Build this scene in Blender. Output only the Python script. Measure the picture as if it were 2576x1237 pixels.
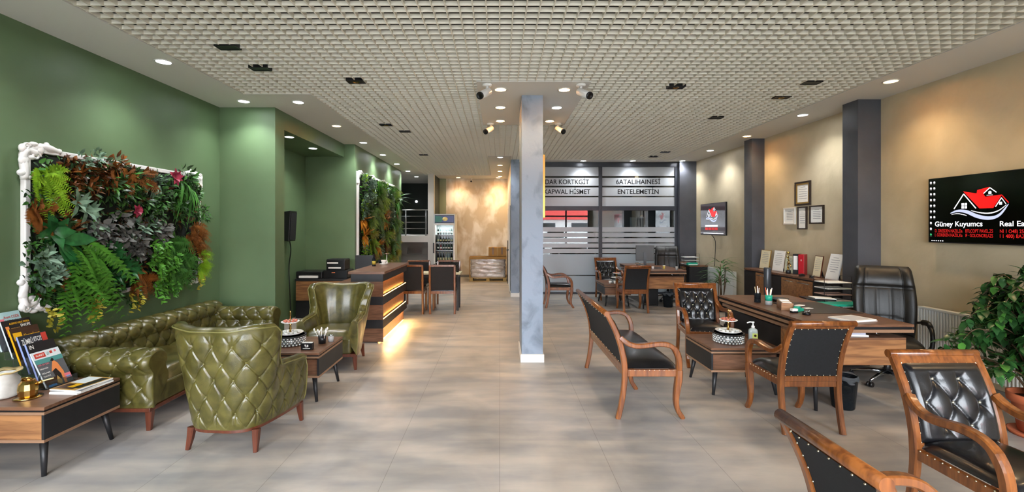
import bpy, math, random
from mathutils import Vector, Matrix

# ------------------------------------------------------------------ scene, camera, world
for _o in list(bpy.data.objects):
    bpy.data.objects.remove(_o)
SC = bpy.context.scene
COL = SC.collection
FPX, IW, IH = 1150.0, 2576.0, 1237.0
cd = bpy.data.cameras.new('camera')
cam = bpy.data.objects.new('camera', cd)
COL.objects.link(cam)
cam.location = (0, 0, 1.65)
cam.rotation_euler = (math.pi / 2, 0, 0)
cd.sensor_width = 36.0
cd.lens = FPX / IW * 36.0
cd.shift_x = 31.0 / IW
cd.shift_y = -46.5 / IW
cd.clip_start = 0.05
SC.camera = cam
SC.view_settings.view_transform = 'Standard'
SC.view_settings.look = 'None'
SC.view_settings.gamma = 1.0
SC.view_settings.use_curve_mapping = False
SC.view_settings.exposure = 0.6
SC.cycles.use_denoising = True
SC.cycles.max_bounces = 7
SC.cycles.diffuse_bounces = 4
SC.cycles.glossy_bounces = 4
SC.cycles.transmission_bounces = 6
SC.cycles.transparent_max_bounces = 10
SC.cycles.sample_clamp_indirect = 6.0
SC.cycles.caustics_reflective = False
SC.cycles.caustics_refractive = False

SKY = 17.0
COOL, WARM = 48.0, 34.0
W = bpy.data.worlds.new('overcast_sky')
SC.world = W
W.use_nodes = True
_bg = W.node_tree.nodes['Background']
_bg.inputs[0].default_value = (0.86, 0.93, 1.0, 1)
_bg.inputs[1].default_value = SKY
_pl = bpy.data.lights.new('shopfront_daylight', 'AREA')
_pl.shape = 'RECTANGLE'
_pl.size, _pl.size_y = 8.4, 2.9
_pl.cycles.is_portal = True
_po = bpy.data.objects.new('shopfront_daylight', _pl)
COL.objects.link(_po)
_po.location = (0.5, -1.18, 1.5)
_po.rotation_euler = (math.radians(90), 0, 0)

# ------------------------------------------------------------------ helpers
RND = random.Random(11)
U = RND.uniform


def lin(c):
    if isinstance(c, str):
        c = [int(c[i:i + 2], 16) / 255 for i in (0, 2, 4)]
    return tuple(x / 12.92 if x <= 0.04045 else ((x + 0.055) / 1.055) ** 2.4 for x in c[:3]) + (1.0,)


MATS = {}


def pm(name, col, rough=0.5, metal=0.0, col2=None, scale=4.0, stretch=(1, 1, 1), detail=4.0, bump=0.0, bscale=60.0,
       coat=0.0, spec=0.5, trans=0.0, alpha=1.0, emit=None, estr=1.0, ramp=(0.35, 0.65), ior=1.45, distort=0.0, sheen=0.0):
    m = bpy.data.materials.new(name)
    m.use_nodes = True
    nt = m.node_tree
    b = nt.nodes['Principled BSDF']
    b.inputs['Base Color'].default_value = lin(col)
    b.inputs['Roughness'].default_value = rough
    b.inputs['Metallic'].default_value = metal
    b.inputs['Coat Weight'].default_value = coat
    b.inputs['Coat Roughness'].default_value = 0.15
    b.inputs['Specular IOR Level'].default_value = spec
    b.inputs['Transmission Weight'].default_value = trans
    b.inputs['Alpha'].default_value = alpha
    b.inputs['IOR'].default_value = ior
    b.inputs['Sheen Weight'].default_value = sheen
    if emit:
        b.inputs['Emission Color'].default_value = lin(emit)
        b.inputs['Emission Strength'].default_value = estr
    tc = mp = None
    if col2 or bump:
        tc = nt.nodes.new('ShaderNodeTexCoord')
        mp = nt.nodes.new('ShaderNodeMapping')
        mp.inputs['Scale'].default_value = stretch
        nt.links.new(tc.outputs['Object'], mp.inputs[0])
    if col2:
        n = nt.nodes.new('ShaderNodeTexNoise')
        n.inputs['Scale'].default_value = scale
        n.inputs['Detail'].default_value = detail
        n.inputs['Distortion'].default_value = distort
        nt.links.new(mp.outputs[0], n.inputs['Vector'])
        r = nt.nodes.new('ShaderNodeValToRGB')
        r.color_ramp.elements[0].position = ramp[0]
        r.color_ramp.elements[1].position = ramp[1]
        r.color_ramp.elements[0].color = lin(col)
        r.color_ramp.elements[1].color = lin(col2)
        nt.links.new(n.outputs['Fac'], r.inputs[0])
        nt.links.new(r.outputs[0], b.inputs['Base Color'])
    if bump:
        n2 = nt.nodes.new('ShaderNodeTexNoise')
        n2.inputs['Scale'].default_value = bscale
        n2.inputs['Detail'].default_value = 3
        nt.links.new(tc.outputs['Object'], n2.inputs['Vector'])
        bp = nt.nodes.new('ShaderNodeBump')
        bp.inputs['Strength'].default_value = bump
        bp.inputs['Distance'].default_value = 0.02
        nt.links.new(n2.outputs['Fac'], bp.inputs['Height'])
        nt.links.new(bp.outputs[0], b.inputs['Normal'])
    MATS[name] = m
    return m


def tag(o, label=None, cat=None, group=None, kind=None):
    if label:
        o['label'] = label
    if cat:
        o['category'] = cat
    if group:
        o['group'] = group
    if kind:
        o['kind'] = kind
    return o


def thing(name, label, cat, loc=(0, 0, 0), rz=0.0, group=None):
    o = bpy.data.objects.new(name, None)
    COL.objects.link(o)
    o.empty_display_size = 0.1
    o.location = loc
    o.rotation_euler = (0, 0, math.radians(rz))
    return tag(o, label, cat, group)


KIDS = {}


def copy_tree(o, loc=None, rz=None, label=None, group=None):
    def rec(src, par):
        c = src.copy()
        COL.objects.link(c)
        c.parent = par
        for k in KIDS.get(src.name, []):
            KIDS.setdefault(c.name, []).append(rec(k, c))
        return c
    c = rec(o, None)
    if loc is not None:
        c.location = loc
    if rz is not None:
        c.rotation_euler = (0, 0, math.radians(rz))
    if label:
        c['label'] = label
    if group:
        c['group'] = group
    return c


class MB:
    def __init__(self):
        self.v, self.f, self.s, self.m = [], [], [], []

    def add(self, vs, fs, smooth=False, mi=0, M=None):
        o = len(self.v)
        if M is not None:
            vs = [tuple(M @ Vector(p)) for p in vs]
        self.v.extend(tuple(p) for p in vs)
        for f in fs:
            self.f.append(tuple(i + o for i in f))
            self.s.append(smooth)
            self.m.append(mi)
        return self

    def box(self, x0, x1, y0, y1, z0, z1, mi=0, M=None):
        vs = [(x0, y0, z0), (x1, y0, z0), (x1, y1, z0), (x0, y1, z0), (x0, y0, z1), (x1, y0, z1), (x1, y1, z1), (x0, y1, z1)]
        fs = [(0, 3, 2, 1), (4, 5, 6, 7), (0, 1, 5, 4), (1, 2, 6, 5), (2, 3, 7, 6), (3, 0, 4, 7)]
        return self.add(vs, fs, False, mi, M)

    def prism(self, poly, axis, a, b, mi=0, M=None, smooth=False):
        n = len(poly)
        mk = {'x': lambda p, t: (t, p[0], p[1]), 'y': lambda p, t: (p[0], t, p[1]), 'z': lambda p, t: (p[0], p[1], t)}[axis]
        vs = [mk(p, a) for p in poly] + [mk(p, b) for p in poly]
        self.add(vs, [tuple(range(n - 1, -1, -1)), tuple(range(n, 2 * n))], False, mi, M)
        o = len(self.v) - 2 * n
        for i in range(n):
            j = (i + 1) % n
            self.f.append((o + i, o + j, o + n + j, o + n + i))
            self.s.append(smooth)
            self.m.append(mi)
        return self

    def lathe(self, prof, c=(0, 0, 0), n=24, M=None, mi=0, smooth=True, sx=1.0, sy=1.0, caps=True):
        vs, fs = [], []
        for r, z in prof:
            for k in range(n):
                a = 2 * math.pi * k / n
                vs.append((c[0] + r * sx * math.cos(a), c[1] + r * sy * math.sin(a), c[2] + z))
        for i in range(len(prof) - 1):
            for k in range(n):
                k2 = (k + 1) % n
                fs.append((i * n + k, i * n + k2, (i + 1) * n + k2, (i + 1) * n + k))
        self.add(vs, fs, smooth, mi, M)
        o = len(self.v) - len(vs)
        if caps and prof[0][0] > 1e-5:
            self.f.append(tuple(o + k for k in range(n - 1, -1, -1)))
            self.s.append(False)
            self.m.append(mi)
        if caps and prof[-1][0] > 1e-5:
            b = o + (len(prof) - 1) * n
            self.f.append(tuple(b + k for k in range(n)))
            self.s.append(False)
            self.m.append(mi)
        return self

    def sweep(self, path, rad, n=8, side=None, rect=False, mi=0, cap=True, smooth=True, M=None):
        P = [Vector(p) for p in path]
        k = len(P)
        rads = rad if isinstance(rad, list) else [rad] * k
        vs, fs = [], []
        prev = None
        for i in range(k):
            t = (P[min(i + 1, k - 1)] - P[max(i - 1, 0)]).normalized()
            if side is not None:
                a = Vector(side)
                a = (a - t * a.dot(t)).normalized()
            elif prev is None:
                a = t.cross(Vector((0, 0, 1)))
                if a.length < 1e-3:
                    a = t.cross(Vector((0, 1, 0)))
                a.normalize()
            else:
                a = (prev - t * prev.dot(t)).normalized()
            prev = a
            b = t.cross(a)
            r = rads[i]
            if rect:
                w, h = r
                cch = min(w, h) * 0.35
                ring = [(w - cch, h), (-w + cch, h), (-w, h - cch), (-w, -h + cch), (-w + cch, -h), (w - cch, -h), (w, -h + cch), (w, h - cch)]
            else:
                rx, ry = r if isinstance(r, tuple) else (r, r)
                ring = [(rx * math.cos(2 * math.pi * q / n), ry * math.sin(2 * math.pi * q / n)) for q in range(n)]
            for x, y in ring:
                vs.append(P[i] + a * x + b * y)
        n = len(ring)
        for i in range(k - 1):
            for q in range(n):
                q2 = (q + 1) % n
                fs.append((i * n + q, i * n + q2, (i + 1) * n + q2, (i + 1) * n + q))
        if cap:
            fs.append(tuple(range(n - 1, -1, -1)))
            fs.append(tuple(range((k - 1) * n, k * n)))
        o = len(self.s)
        self.add(vs, fs, smooth, mi, M)
        if cap:
            self.s[-1] = self.s[-2] = False
        return self

    def grid(self, rows, closed=False, smooth=True, mi=0, M=None):
        nr, nc = len(rows), len(rows[0])
        vs = [p for r in rows for p in r]
        fs = []
        for i in range(nr - 1):
            for j in range(nc if closed else nc - 1):
                j2 = (j + 1) % nc
                fs.append((i * nc + j, i * nc + j2, (i + 1) * nc + j2, (i + 1) * nc + j))
        return self.add(vs, fs, smooth, mi, M)

    def ball(self, c, r, n=10, m=6, mi=0, M=None):
        rx, ry, rz = r if isinstance(r, tuple) else (r, r, r)
        prof = [(max(1e-6, math.sin(math.pi * i / m)), -math.cos(math.pi * i / m)) for i in range(m + 1)]
        vs, fs = [], []
        for s, z in prof:
            for k in range(n):
                a = 2 * math.pi * k / n
                vs.append((c[0] + rx * s * math.cos(a), c[1] + ry * s * math.sin(a), c[2] + rz * z))
        for i in range(m):
            for k in range(n):
                k2 = (k + 1) % n
                fs.append((i * n + k, i * n + k2, (i + 1) * n + k2, (i + 1) * n + k))
        return self.add(vs, fs, True, mi, M)

    def leaf(self, base, d, up, L, Wd, bend=0.3, mi=0, fold=0.15, st=(0.0, 0.25, 0.6, 1.0), wp=(0.15, 0.9, 0.85, 0.03)):
        base, d, up = Vector(base), Vector(d).normalized(), Vector(up)
        s = d.cross(up)
        if s.length < 1e-4:
            s = d.cross(Vector((1, 0.3, 0.2)))
        s.normalize()
        n = s.cross(d).normalized()
        vs = []
        for t, w in zip(st, wp):
            c = base + d * (L * t) - n * (bend * L * t * t)
            ww = Wd * 0.5 * w
            vs += [c - s * ww + n * (fold * ww), c, c + s * ww + n * (fold * ww)]
        fs = []
        for i in range(len(st) - 1):
            a = 3 * i
            fs += [(a, a + 1, a + 4, a + 3), (a + 1, a + 2, a + 5, a + 4)]
        return self.add(vs, fs, True, mi)

    def build(self, name, mats, parent=None, bevel=0.0, seg=2, sub=0, loc=None, rot=None):
        me = bpy.data.meshes.new(name)
        me.from_pydata(self.v, [], self.f)
        me.polygons.foreach_set('use_smooth', self.s)
        me.polygons.foreach_set('material_index', self.m)
        for m in (mats if isinstance(mats, (list, tuple)) else [mats]):
            me.materials.append(m)
        me.update()
        o = bpy.data.objects.new(name, me)
        COL.objects.link(o)
        if parent is not None:
            o.parent = parent
            KIDS.setdefault(parent.name, []).append(o)
        if loc is not None:
            o.location = loc
        if rot is not None:
            o.rotation_euler = rot
        if bevel:
            md = o.modifiers.new('bevel', 'BEVEL')
            md.width = bevel
            md.segments = seg
            md.limit_method = 'ANGLE'
            md.angle_limit = math.radians(40)
        if sub:
            md = o.modifiers.new('subsurf', 'SUBSURF')
            md.levels = md.render_levels = sub
        return o


def struct(mb, name, mat, label=None, parent=None, **k):
    o = mb.build(name, mat, parent, **k)
    if parent is None:
        o['kind'] = 'structure'
        if label:
            o['label'] = label
    return o


def solo(mb, name, mat, label, cat, loc=(0, 0, 0), rz=0.0, group=None, **k):
    o = mb.build(name, mat, None, loc=loc, rot=(0, 0, math.radians(rz)), **k)
    return tag(o, label, cat, group)


def text(s, x, z, h, mat, parent, name='lettering', width=None, y=0.0, align='LEFT', off=0.0, ext=0.0006, flat=False):
    cu = bpy.data.curves.new('t', 'FONT')
    cu.body = s
    cu.size = 1.0
    cu.extrude = 0.0
    cu.offset = off
    o = bpy.data.objects.new('t', cu)
    COL.objects.link(o)
    dg = bpy.context.evaluated_depsgraph_get()
    me = bpy.data.meshes.new_from_object(o.evaluated_get(dg))
    bpy.data.objects.remove(o)
    xs = [v.co.x for v in me.vertices]
    ys = [v.co.y for v in me.vertices]
    x0, x1 = min(xs), max(xs)
    k = h / 0.70
    kx = width / (x1 - x0) if width else k
    ox = x - (x0 * kx if align == 'LEFT' else (x0 + x1) / 2 * kx)
    for v in me.vertices:
        a, b = v.co.x * kx + ox, v.co.y * k + z
        v.co = (a, b, y) if flat else (a, y, b)
    me.materials.append(mat)
    t = bpy.data.objects.new(name, me)
    COL.objects.link(t)
    t.parent = parent
    KIDS.setdefault(parent.name, []).append(t)
    return t


def scatter(name, mat, pts, r, parent, n=7, m=5):
    """one small ball object per point, sharing one mesh"""
    if not pts:
        return
    o = MB().ball((0, 0, 0), r, n, m).build(name, mat, parent)
    o.location = pts[0]
    for q in pts[1:]:
        c = o.copy()
        COL.objects.link(c)
        c.location = q
        KIDS[parent.name].append(c)


def cr(pts, n):
    """Catmull-Rom resampling of a polyline"""
    P = [Vector(p) for p in pts]
    out = []
    m = len(P) - 1
    for i in range(n + 1):
        f = i / n * m
        k = min(int(f), m - 1)
        t = f - k
        p0, p1, p2, p3 = P[max(k - 1, 0)], P[k], P[k + 1], P[min(k + 2, m)]
        out.append(0.5 * ((2 * p1) + (p2 - p0) * t + (2 * p0 - 5 * p1 + 4 * p2 - p3) * t * t + (3 * p1 - p0 - 3 * p2 + p3) * t ** 3))
    return out


def lerp_tab(tab, x):
    if x <= tab[0][0]:
        return tab[0][1]
    for (a, va), (b, vb) in zip(tab, tab[1:]):
        if x <= b:
            t = (x - a) / (b - a)
            t = t * t * (3 - 2 * t)
            return va + (vb - va) * t
    return tab[-1][1]


def tuft(u, v, du, dv, tight=False):
    """0 at buttons and low along the diagonal pleats, 1 on the pillows"""
    a = u / du + v / (2 * dv)
    b = u / du - v / (2 * dv)
    ra, rb = abs(a - round(a)), abs(b - round(b))
    if tight:      # stretched leather: flat diamonds, thin pleats, small pits
        crease = max(math.exp(-(ra / 0.038) ** 2), math.exp(-(rb / 0.038) ** 2))
        pit = math.exp(-(ra * ra + rb * rb) / 0.022)
        pillow = (abs(math.sin(math.pi * a)) * abs(math.sin(math.pi * b))) ** 0.5
        return 0.24 * pillow + 0.26 * (1 - crease) + 0.50 * (1 - pit)
    crease = max(math.exp(-(ra / 0.055) ** 2), math.exp(-(rb / 0.055) ** 2))
    pit = math.exp(-(ra * ra + rb * rb) / 0.045)
    pillow = (abs(math.sin(math.pi * a)) * abs(math.sin(math.pi * b))) ** 0.5
    return 0.36 * pillow + 0.20 * (1 - crease) + 0.44 * (1 - pit)


def xf(loc=(0, 0, 0), rz=0.0, rx=0.0, ry=0.0):
    return Matrix.Translation(loc) @ Matrix.Rotation(math.radians(rz), 4, 'Z') @ Matrix.Rotation(math.radians(ry), 4, 'Y') @ Matrix.Rotation(math.radians(rx), 4, 'X')


# ------------------------------------------------------------------ materials
M_green = pm('green_wall_paint', '566b4a', 0.5, col2='5e7452', scale=1.2)
M_dkgreen = pm('dark_green_paint', '26302a', 0.6)
M_olive = pm('olive_paint', '8d9478', 0.6)
M_plaster = pm('beige_plaster', 'b9aa8c', 0.42, col2='c8b99b', scale=2.0, detail=9, distort=0.5, bump=0.25, bscale=7)
M_backpl = pm('mottled_cream_plaster', 'c3b59d', 0.5, col2='e6e1d8', scale=2.4, detail=10, distort=0.35, stretch=(1.3, 1, 0.8), ramp=(0.42, 0.6), bump=0.15, bscale=9)
M_slate = pm('slate_grey_paint', '45464c', 0.42, col2='4d4e54', scale=3, bump=0.1, bscale=20)
M_stucco = pm('grey_stucco', '5f6873', 0.55, col2='828d9b', scale=4.5, detail=12, distort=0.5, stretch=(1, 1, 0.7), ramp=(0.3, 0.5), bump=0.35, bscale=8)
M_soffit = pm('soffit_white_paint', 'd6d2ca', 0.75)
M_gridm = pm('ceiling_grid_beige', 'e6dfce', 0.5)
M_slab = pm('dark_plenum', '2a2723', 0.9)
M_white = pm('white_paint', 'e8e6e2', 0.4)
M_offwhite = pm('offwhite_trim', 'd5d0c8', 0.5)
M_grey = pm('grey_wall', '76746f', 0.7)
M_dark = pm('black_laminate', '1b1b1d', 0.45, col2='212123', scale=8)
M_plastic = pm('black_plastic', '141416', 0.35)
M_wood_red = pm('reddish_beech', '5a2f12', 0.28, col2='804a20', scale=3.0, stretch=(14, 14, 1.6), coat=0.5, detail=3)
M_wood_dk = pm('mahogany_leg', '4c2416', 0.3, col2='5d2f1e', scale=4, stretch=(10, 10, 1), coat=0.3)
M_wal = pm('walnut_laminate', '5b3e2c', 0.36, col2='7a5640', scale=3.2, stretch=(1.2, 9, 9), detail=6, distort=0.7)
M_wal2 = pm('walnut_end_grain', '7a5336', 0.38, col2='a17249', scale=3.0, stretch=(1.0, 8, 9), detail=6, distort=0.8)
M_waledge = pm('walnut_edge', '8a6a52', 0.45)
M_olea = pm('olive_leather', '3a3614', 0.3, col2='5a5428', scale=9, detail=9, distort=0.8, coat=0.3, bump=0.08, bscale=180, ramp=(0.34, 0.66))
M_opip = pm('olive_piping', '6b6638', 0.35)
M_blea = pm('black_leather', '0c0c0e', 0.3, col2='121215', scale=9, coat=0.3, bump=0.06, bscale=220)
M_elea = pm('chair_black_leather', '141210', 0.42, col2='1d1a17', scale=9, bump=0.08, bscale=200)
M_bfab = pm('black_fabric', '0d0e10', 0.75, col2='131417', scale=60)
M_brass = pm('brass_nail', 'e6dcc0', 0.3, 1.0)
M_chrome = pm('chrome', 'd0d2d6', 0.15, 1.0)
M_steel = pm('brushed_steel', '9b9d9a', 0.3, 1.0)
M_gold = pm('polished_gold', 'c9a25c', 0.16, 1.0)
M_goldp = pm('gold_frame', 'c49a4e', 0.35, 0.8)
M_paper = pm('white_paper', 'eceae4', 0.7)
M_paper2 = pm('cream_paper', 'd9cfae', 0.7)
M_print = pm('grey_print', '8b8b90', 0.7)
M_greenf = pm('green_folder', '1f9c80', 0.35)
M_red = pm('red_gloss', 'a81824', 0.3)
M_card = pm('cardboard', '9a7440', 0.8, col2='a98450', scale=5)
M_wrap = pm('stretch_film', 'a89a8e', 0.18, col2='dcd8d6', scale=3.5, stretch=(1, 1, 3), bump=0.9, bscale=6, coat=0.7, distort=1.0)
M_palw = pm('pallet_wood', 'a58a52', 0.8, col2='b89c66', scale=4, stretch=(1, 8, 8))
M_terra = pm('terracotta', 'a85432', 0.75, col2='b5613c', scale=6)
M_ceram = pm('grey_ceramic', 'c8c4bc', 0.4, col2='a9a59c', scale=10)
M_soil = pm('soil', '2a1f17', 0.95)
M_stem = pm('brown_stem', '5a4630', 0.8)
M_crys = pm('crystal', 'eef2f2', 0.06, trans=0.6, ior=1.5)
M_screen = pm('screen_black', '030304', 0.12)
M_scr2 = pm('screen_dim', '141013', 0.1, emit='4a3a3e', estr=0.35)
M_scrW = pm('screen_white', 'ffffff', 0.3, emit='f4f4ff', estr=0.95)
M_scrB = pm('screen_lavender', 'a8b0d0', 0.3, emit='a3abc8', estr=0.8)
M_scrR = pm('screen_red', 'c01010', 0.3, emit='d01414', estr=0.9)
M_scrR2 = pm('screen_dark_red', 'a01010', 0.3, emit='b41c1c', estr=0.7)
M_scrG = pm('screen_green', '30a060', 0.3, emit='30a060', estr=0.8)
M_lampC = pm('lamp_cool', 'ffffff', 0.3, emit='f2f8ff', estr=14)
M_lampW = pm('lamp_warm', 'ffe6c0', 0.3, emit='ffdca8', estr=12)
M_led = pm('led_strip_warm', 'ffcf80', 0.3, emit='ffb65a', estr=30)
M_ink = pm('black_vinyl', '0c0c0e', 0.5)
M_frame = pm('anthracite_frame', '2b2e35', 0.35)
M_glass = pm('clear_glass', 'ffffff', 0.02, trans=1.0, ior=1.45)
M_plexi = pm('clear_acrylic', 'e8f0ee', 0.08, trans=0.9, ior=1.3)
M_film = pm('frosted_film', 'a6a9ac', 0.28, spec=0.7)
M_film2 = pm('frosted_film_lower', 'a3adb3', 0.35)
M_smoke = pm('smoky_plastic', '565d64', 0.12, trans=0.88, ior=1.12)
M_bag = pm('clear_bag', 'b8bec4', 0.2, trans=0.85, ior=1.08)
M_rad = pm('radiator_enamel', 'd6d6d0', 0.35)

# thin architectural glass: transparent with a fresnel reflection
def thin_glass(name, tint, boost=1.0):
    m = bpy.data.materials.new(name)
    m.use_nodes = True
    nt = m.node_tree
    for n in list(nt.nodes):
        if n.type != 'OUTPUT_MATERIAL':
            nt.nodes.remove(n)
    out = [n for n in nt.nodes if n.type == 'OUTPUT_MATERIAL'][0]
    tr = nt.nodes.new('ShaderNodeBsdfTransparent')
    tr.inputs[0].default_value = lin(tint)
    gl = nt.nodes.new('ShaderNodeBsdfGlossy')
    gl.inputs['Roughness'].default_value = 0.01
    fr = nt.nodes.new('ShaderNodeFresnel')
    fr.inputs[0].default_value = 1.45 + boost
    mx = nt.nodes.new('ShaderNodeMixShader')
    nt.links.new(fr.outputs[0], mx.inputs[0])
    nt.links.new(tr.outputs[0], mx.inputs[1])
    nt.links.new(gl.outputs[0], mx.inputs[2])
    nt.links.new(mx.outputs[0], out.inputs[0])
    return m


M_pane = thin_glass('partition_glass', 'dfe6e8', 0.5)
M_shop = thin_glass('shopfront_glass', 'ffffff', 0.0)
M_fglass = thin_glass('fridge_glass', 'ffffff', -0.3)


def floor_mat():
    m = pm('concrete_look_tiles', '928d87', 0.34, col2='b3ada5', scale=1.5, detail=9, distort=0.6, ramp=(0.3, 0.7))
    nt = m.node_tree
    b = nt.nodes['Principled BSDF']
    ramp = [n for n in nt.nodes if n.type == 'VALTORGB'][0]
    tc = [n for n in nt.nodes if n.type == 'TEX_COORD'][0]
    mp = nt.nodes.new('ShaderNodeMapping')
    mp.inputs['Location'].default_value = (0.0, -0.55 + 1.5, 0)
    nt.links.new(tc.outputs['Object'], mp.inputs[0])
    br = nt.nodes.new('ShaderNodeTexBrick')
    br.offset = 0.0
    br.inputs['Scale'].default_value = 1.0
    br.inputs['Brick Width'].default_value = 0.76
    br.inputs['Row Height'].default_value = 1.5
    br.inputs['Mortar Size'].default_value = 0.0022
    br.inputs['Mortar Smooth'].default_value = 0.2
    br.inputs['Color1'].default_value = (0.94, 0.94, 0.96, 1)
    br.inputs['Color2'].default_value = (1.05, 1.03, 1.0, 1)
    br.inputs['Mortar'].default_value = (0.62, 0.60, 0.58, 1)
    nt.links.new(mp.outputs[0], br.inputs['Vector'])
    # streaky second cloud layer running across the tiles
    mp2 = nt.nodes.new('ShaderNodeMapping')
    mp2.inputs['Scale'].default_value = (0.8, 3.0, 1)
    nt.links.new(tc.outputs['Object'], mp2.inputs[0])
    n3 = nt.nodes.new('ShaderNodeTexNoise')
    n3.inputs['Scale'].default_value = 1.6
    n3.inputs['Detail'].default_value = 7
    nt.links.new(mp2.outputs[0], n3.inputs['Vector'])
    r3 = nt.nodes.new('ShaderNodeValToRGB')
    r3.color_ramp.elements[0].position = 0.35
    r3.color_ramp.elements[1].position = 0.65
    r3.color_ramp.elements[0].color = (0.74, 0.76, 0.80, 1)
    r3.color_ramp.elements[1].color = (1.17, 1.12, 1.06, 1)
    nt.links.new(n3.outputs['Fac'], r3.inputs[0])
    prev = ramp.outputs[0]
    for src in (br.outputs['Color'], r3.outputs[0]):
        mx = nt.nodes.new('ShaderNodeMix')
        mx.data_type = 'RGBA'
        mx.blend_type = 'MULTIPLY'
        mx.inputs[0].default_value = 1.0
        nt.links.new(prev, mx.inputs[6])
        nt.links.new(src, mx.inputs[7])
        prev = mx.outputs[2]
    nt.links.new(prev, b.inputs['Base Color'])
    mr = nt.nodes.new('ShaderNodeMapRange')
    mr.inputs['To Min'].default_value = 0.26
    mr.inputs['To Max'].default_value = 0.5
    nt.links.new(n3.outputs['Fac'], mr.inputs['Value'])
    nt.links.new(mr.outputs[0], b.inputs['Roughness'])
    return m


M_floor = floor_mat()

# leaf materials
def leafm(name, c1, c2, rough=0.4):
    return pm(name, c1, rough, col2=c2, scale=14, detail=2, spec=0.3)


L_dk = leafm('leaf_dark', '1c3018', '2f4a24')
L_mid = leafm('leaf_mid', '2f5a24', '477a30')
L_gls = leafm('leaf_glossy', '18461f', '296432', 0.3)
L_lime = leafm('leaf_lime', '6f9a1c', '8fb82c')
L_rust = leafm('leaf_rust', '6a3a18', '8a5424')
L_brn = leafm('leaf_brown', '4a2a18', '64401e')
L_gry = leafm('leaf_grey_purple', '4a4a46', '66655f', 0.6)
L_sage = leafm('leaf_sage', '55705c', '7c987e', 0.5)
L_yel = leafm('leaf_yellow', '9a8f2a', 'b0a83c')
L_org = leafm('leaf_orange', 'a8641a', 'c0802a')
L_fern = leafm('leaf_fern', '3c6e22', '54902c')
L_pnk = leafm('petal_crimson', '8a2440', 'a83a50')
L_fic = leafm('leaf_ficus', '1c3c1c', '2f5628', 0.3)

# ------------------------------------------------------------------ the room shell
ZC = 3.27
XL, XP, XN = -3.78, -3.03, -2.82
XR = 4.82
YB, YG, YF = 15.2, 11.36, -1.2


struct(MB().box(-6.0, 6.4, YF, 17.2, -0.1, 0.0), 'floor', M_floor, 'grey beige cloudy large-format floor tiles')
# left side
struct(MB().box(XL - 0.2, XL, YF, 9.0, 0, 3.9), 'wall_left', M_green, 'sage green wall at left behind the sofa')
struct(MB().box(XL, XP, 6.17, 6.43, 0, 3.9).box(XL, XP, 6.43, 8.9, 3.03, 3.9).box(-3.12, XP, 6.43, 8.9, 3.02, 3.03),
       'wall_left_pier', M_green, 'green pier and lintel of the alcove')
struct(MB().box(XL - 0.2, XN, 8.9, 13.1, 0, 3.9), 'wall_left_back', M_green, 'green wall behind the reception bar')
# right side
struct(MB().box(XR, XR + 0.2, YF, YG + 0.3, 0, 3.9), 'wall_right', M_plaster, 'beige textured plaster wall at right')
struct(MB().box(4.53, XR + 0.01, 5.78, 6.04, 0, ZC - 0.001), 'pillar_right_front', M_slate, 'dark grey pilaster beside the executive chair')
struct(MB().box(4.59, XR + 0.01, 8.32, 8.58, 0, ZC - 0.001), 'pillar_right_back', M_slate, 'dark grey pilaster beside the framed certificates')
struct(MB().box(4.41, XR + 0.01, 11.2, YG + 0.3, 0, ZC - 0.001), 'pillar_corner', M_slate, 'dark grey corner pier beside the glass partition')
# back
struct(MB().box(-1.78, 0.47, YB, YB + 0.2, 0, 3.9), 'wall_back', M_backpl, 'mottled cream plaster back wall')
struct(MB().box(-2.3, -1.78, YB, YB + 0.2, 0, 3.9), 'wall_back_left', M_olive, 'olive strip of back wall beside the fridge')
struct(MB().box(0.27, 0.45, YG + 0.06, YB, 0, 3.9), 'wall_corridor', M_white, 'white corridor wall with doors')
struct(MB().box(-2.16, -1.98, 13.75, 13.95, 0, ZC - 0.001), 'pillar_white', M_offwhite, 'slim pale post at the mezzanine')
struct(MB().box(-5.4, -5.2, 12.9, 17.0, 0, 3.9).box(-5.2, -3.98, 12.9, 13.1, 0, 3.9).box(-5.2, -2.1, 16.8, 17.0, 0, 3.9).box(-2.12, -2.0, 13.95, 16.8, 1.2, 3.9), 'wall_mezzanine', M_dkgreen, 'dark green wall of the mezzanine')
struct(MB().box(-5.2, -2.16, 13.75, 16.8, 1.21, 1.40), 'mezzanine_floor', M_offwhite, 'pale edge of the mezzanine floor')
struct(MB().box(-5.2, -2.82, 13.95, 14.1, 0, 1.21).box(-2.37, -2.16, 13.95, 14.1, 0, 1.21).box(-2.82, -2.37, 13.95, 14.1, 0, 0.84)
       .box(-2.82, -2.37, 13.95, 14.1, 1.04, 1.21).box(-2.82, -2.37, 14.1, 14.3, 0.8, 1.1).box(-5.2, -2.16, 13.9, 13.95, 0, 0.80),
       'wall_under_mezzanine', M_grey, 'grey wall below the mezzanine with a small dark opening')
# central pillars
struct(MB().box(0.27, 0.53, 5.6, 6.22, 0.1, ZC - 0.001), 'pillar', M_stucco, 'blue grey stucco pillar in the middle of the room')
struct(MB().box(0.255, 0.545, 5.585, 6.235, 0, 0.1), 'baseboard_pillar', M_offwhite, 'pale plinth of the middle pillar', bevel=0.004)
struct(MB().box(0.27, 0.47, 10.9, YG - 0.06, 0.09, ZC - 0.001), 'pillar_back', M_stucco, 'grey stucco pillar beside the glass partition')
struct(MB().box(0.26, 0.48, 10.89, YG - 0.06, 0, 0.09), 'baseboard_pillar_back', M_offwhite, 'pale plinth of the rear pillar', bevel=0.003)
struct(MB().box(-1.78, 0.27, YB - 0.015, YB, 0, 0.08), 'baseboard_back', M_grey, 'grey skirting of back wall')
struct(MB().box(XL, XL + 0.012, YF, 6.17, 0, 0.08), 'baseboard_left', M_grey, 'grey skirting of green wall')
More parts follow.
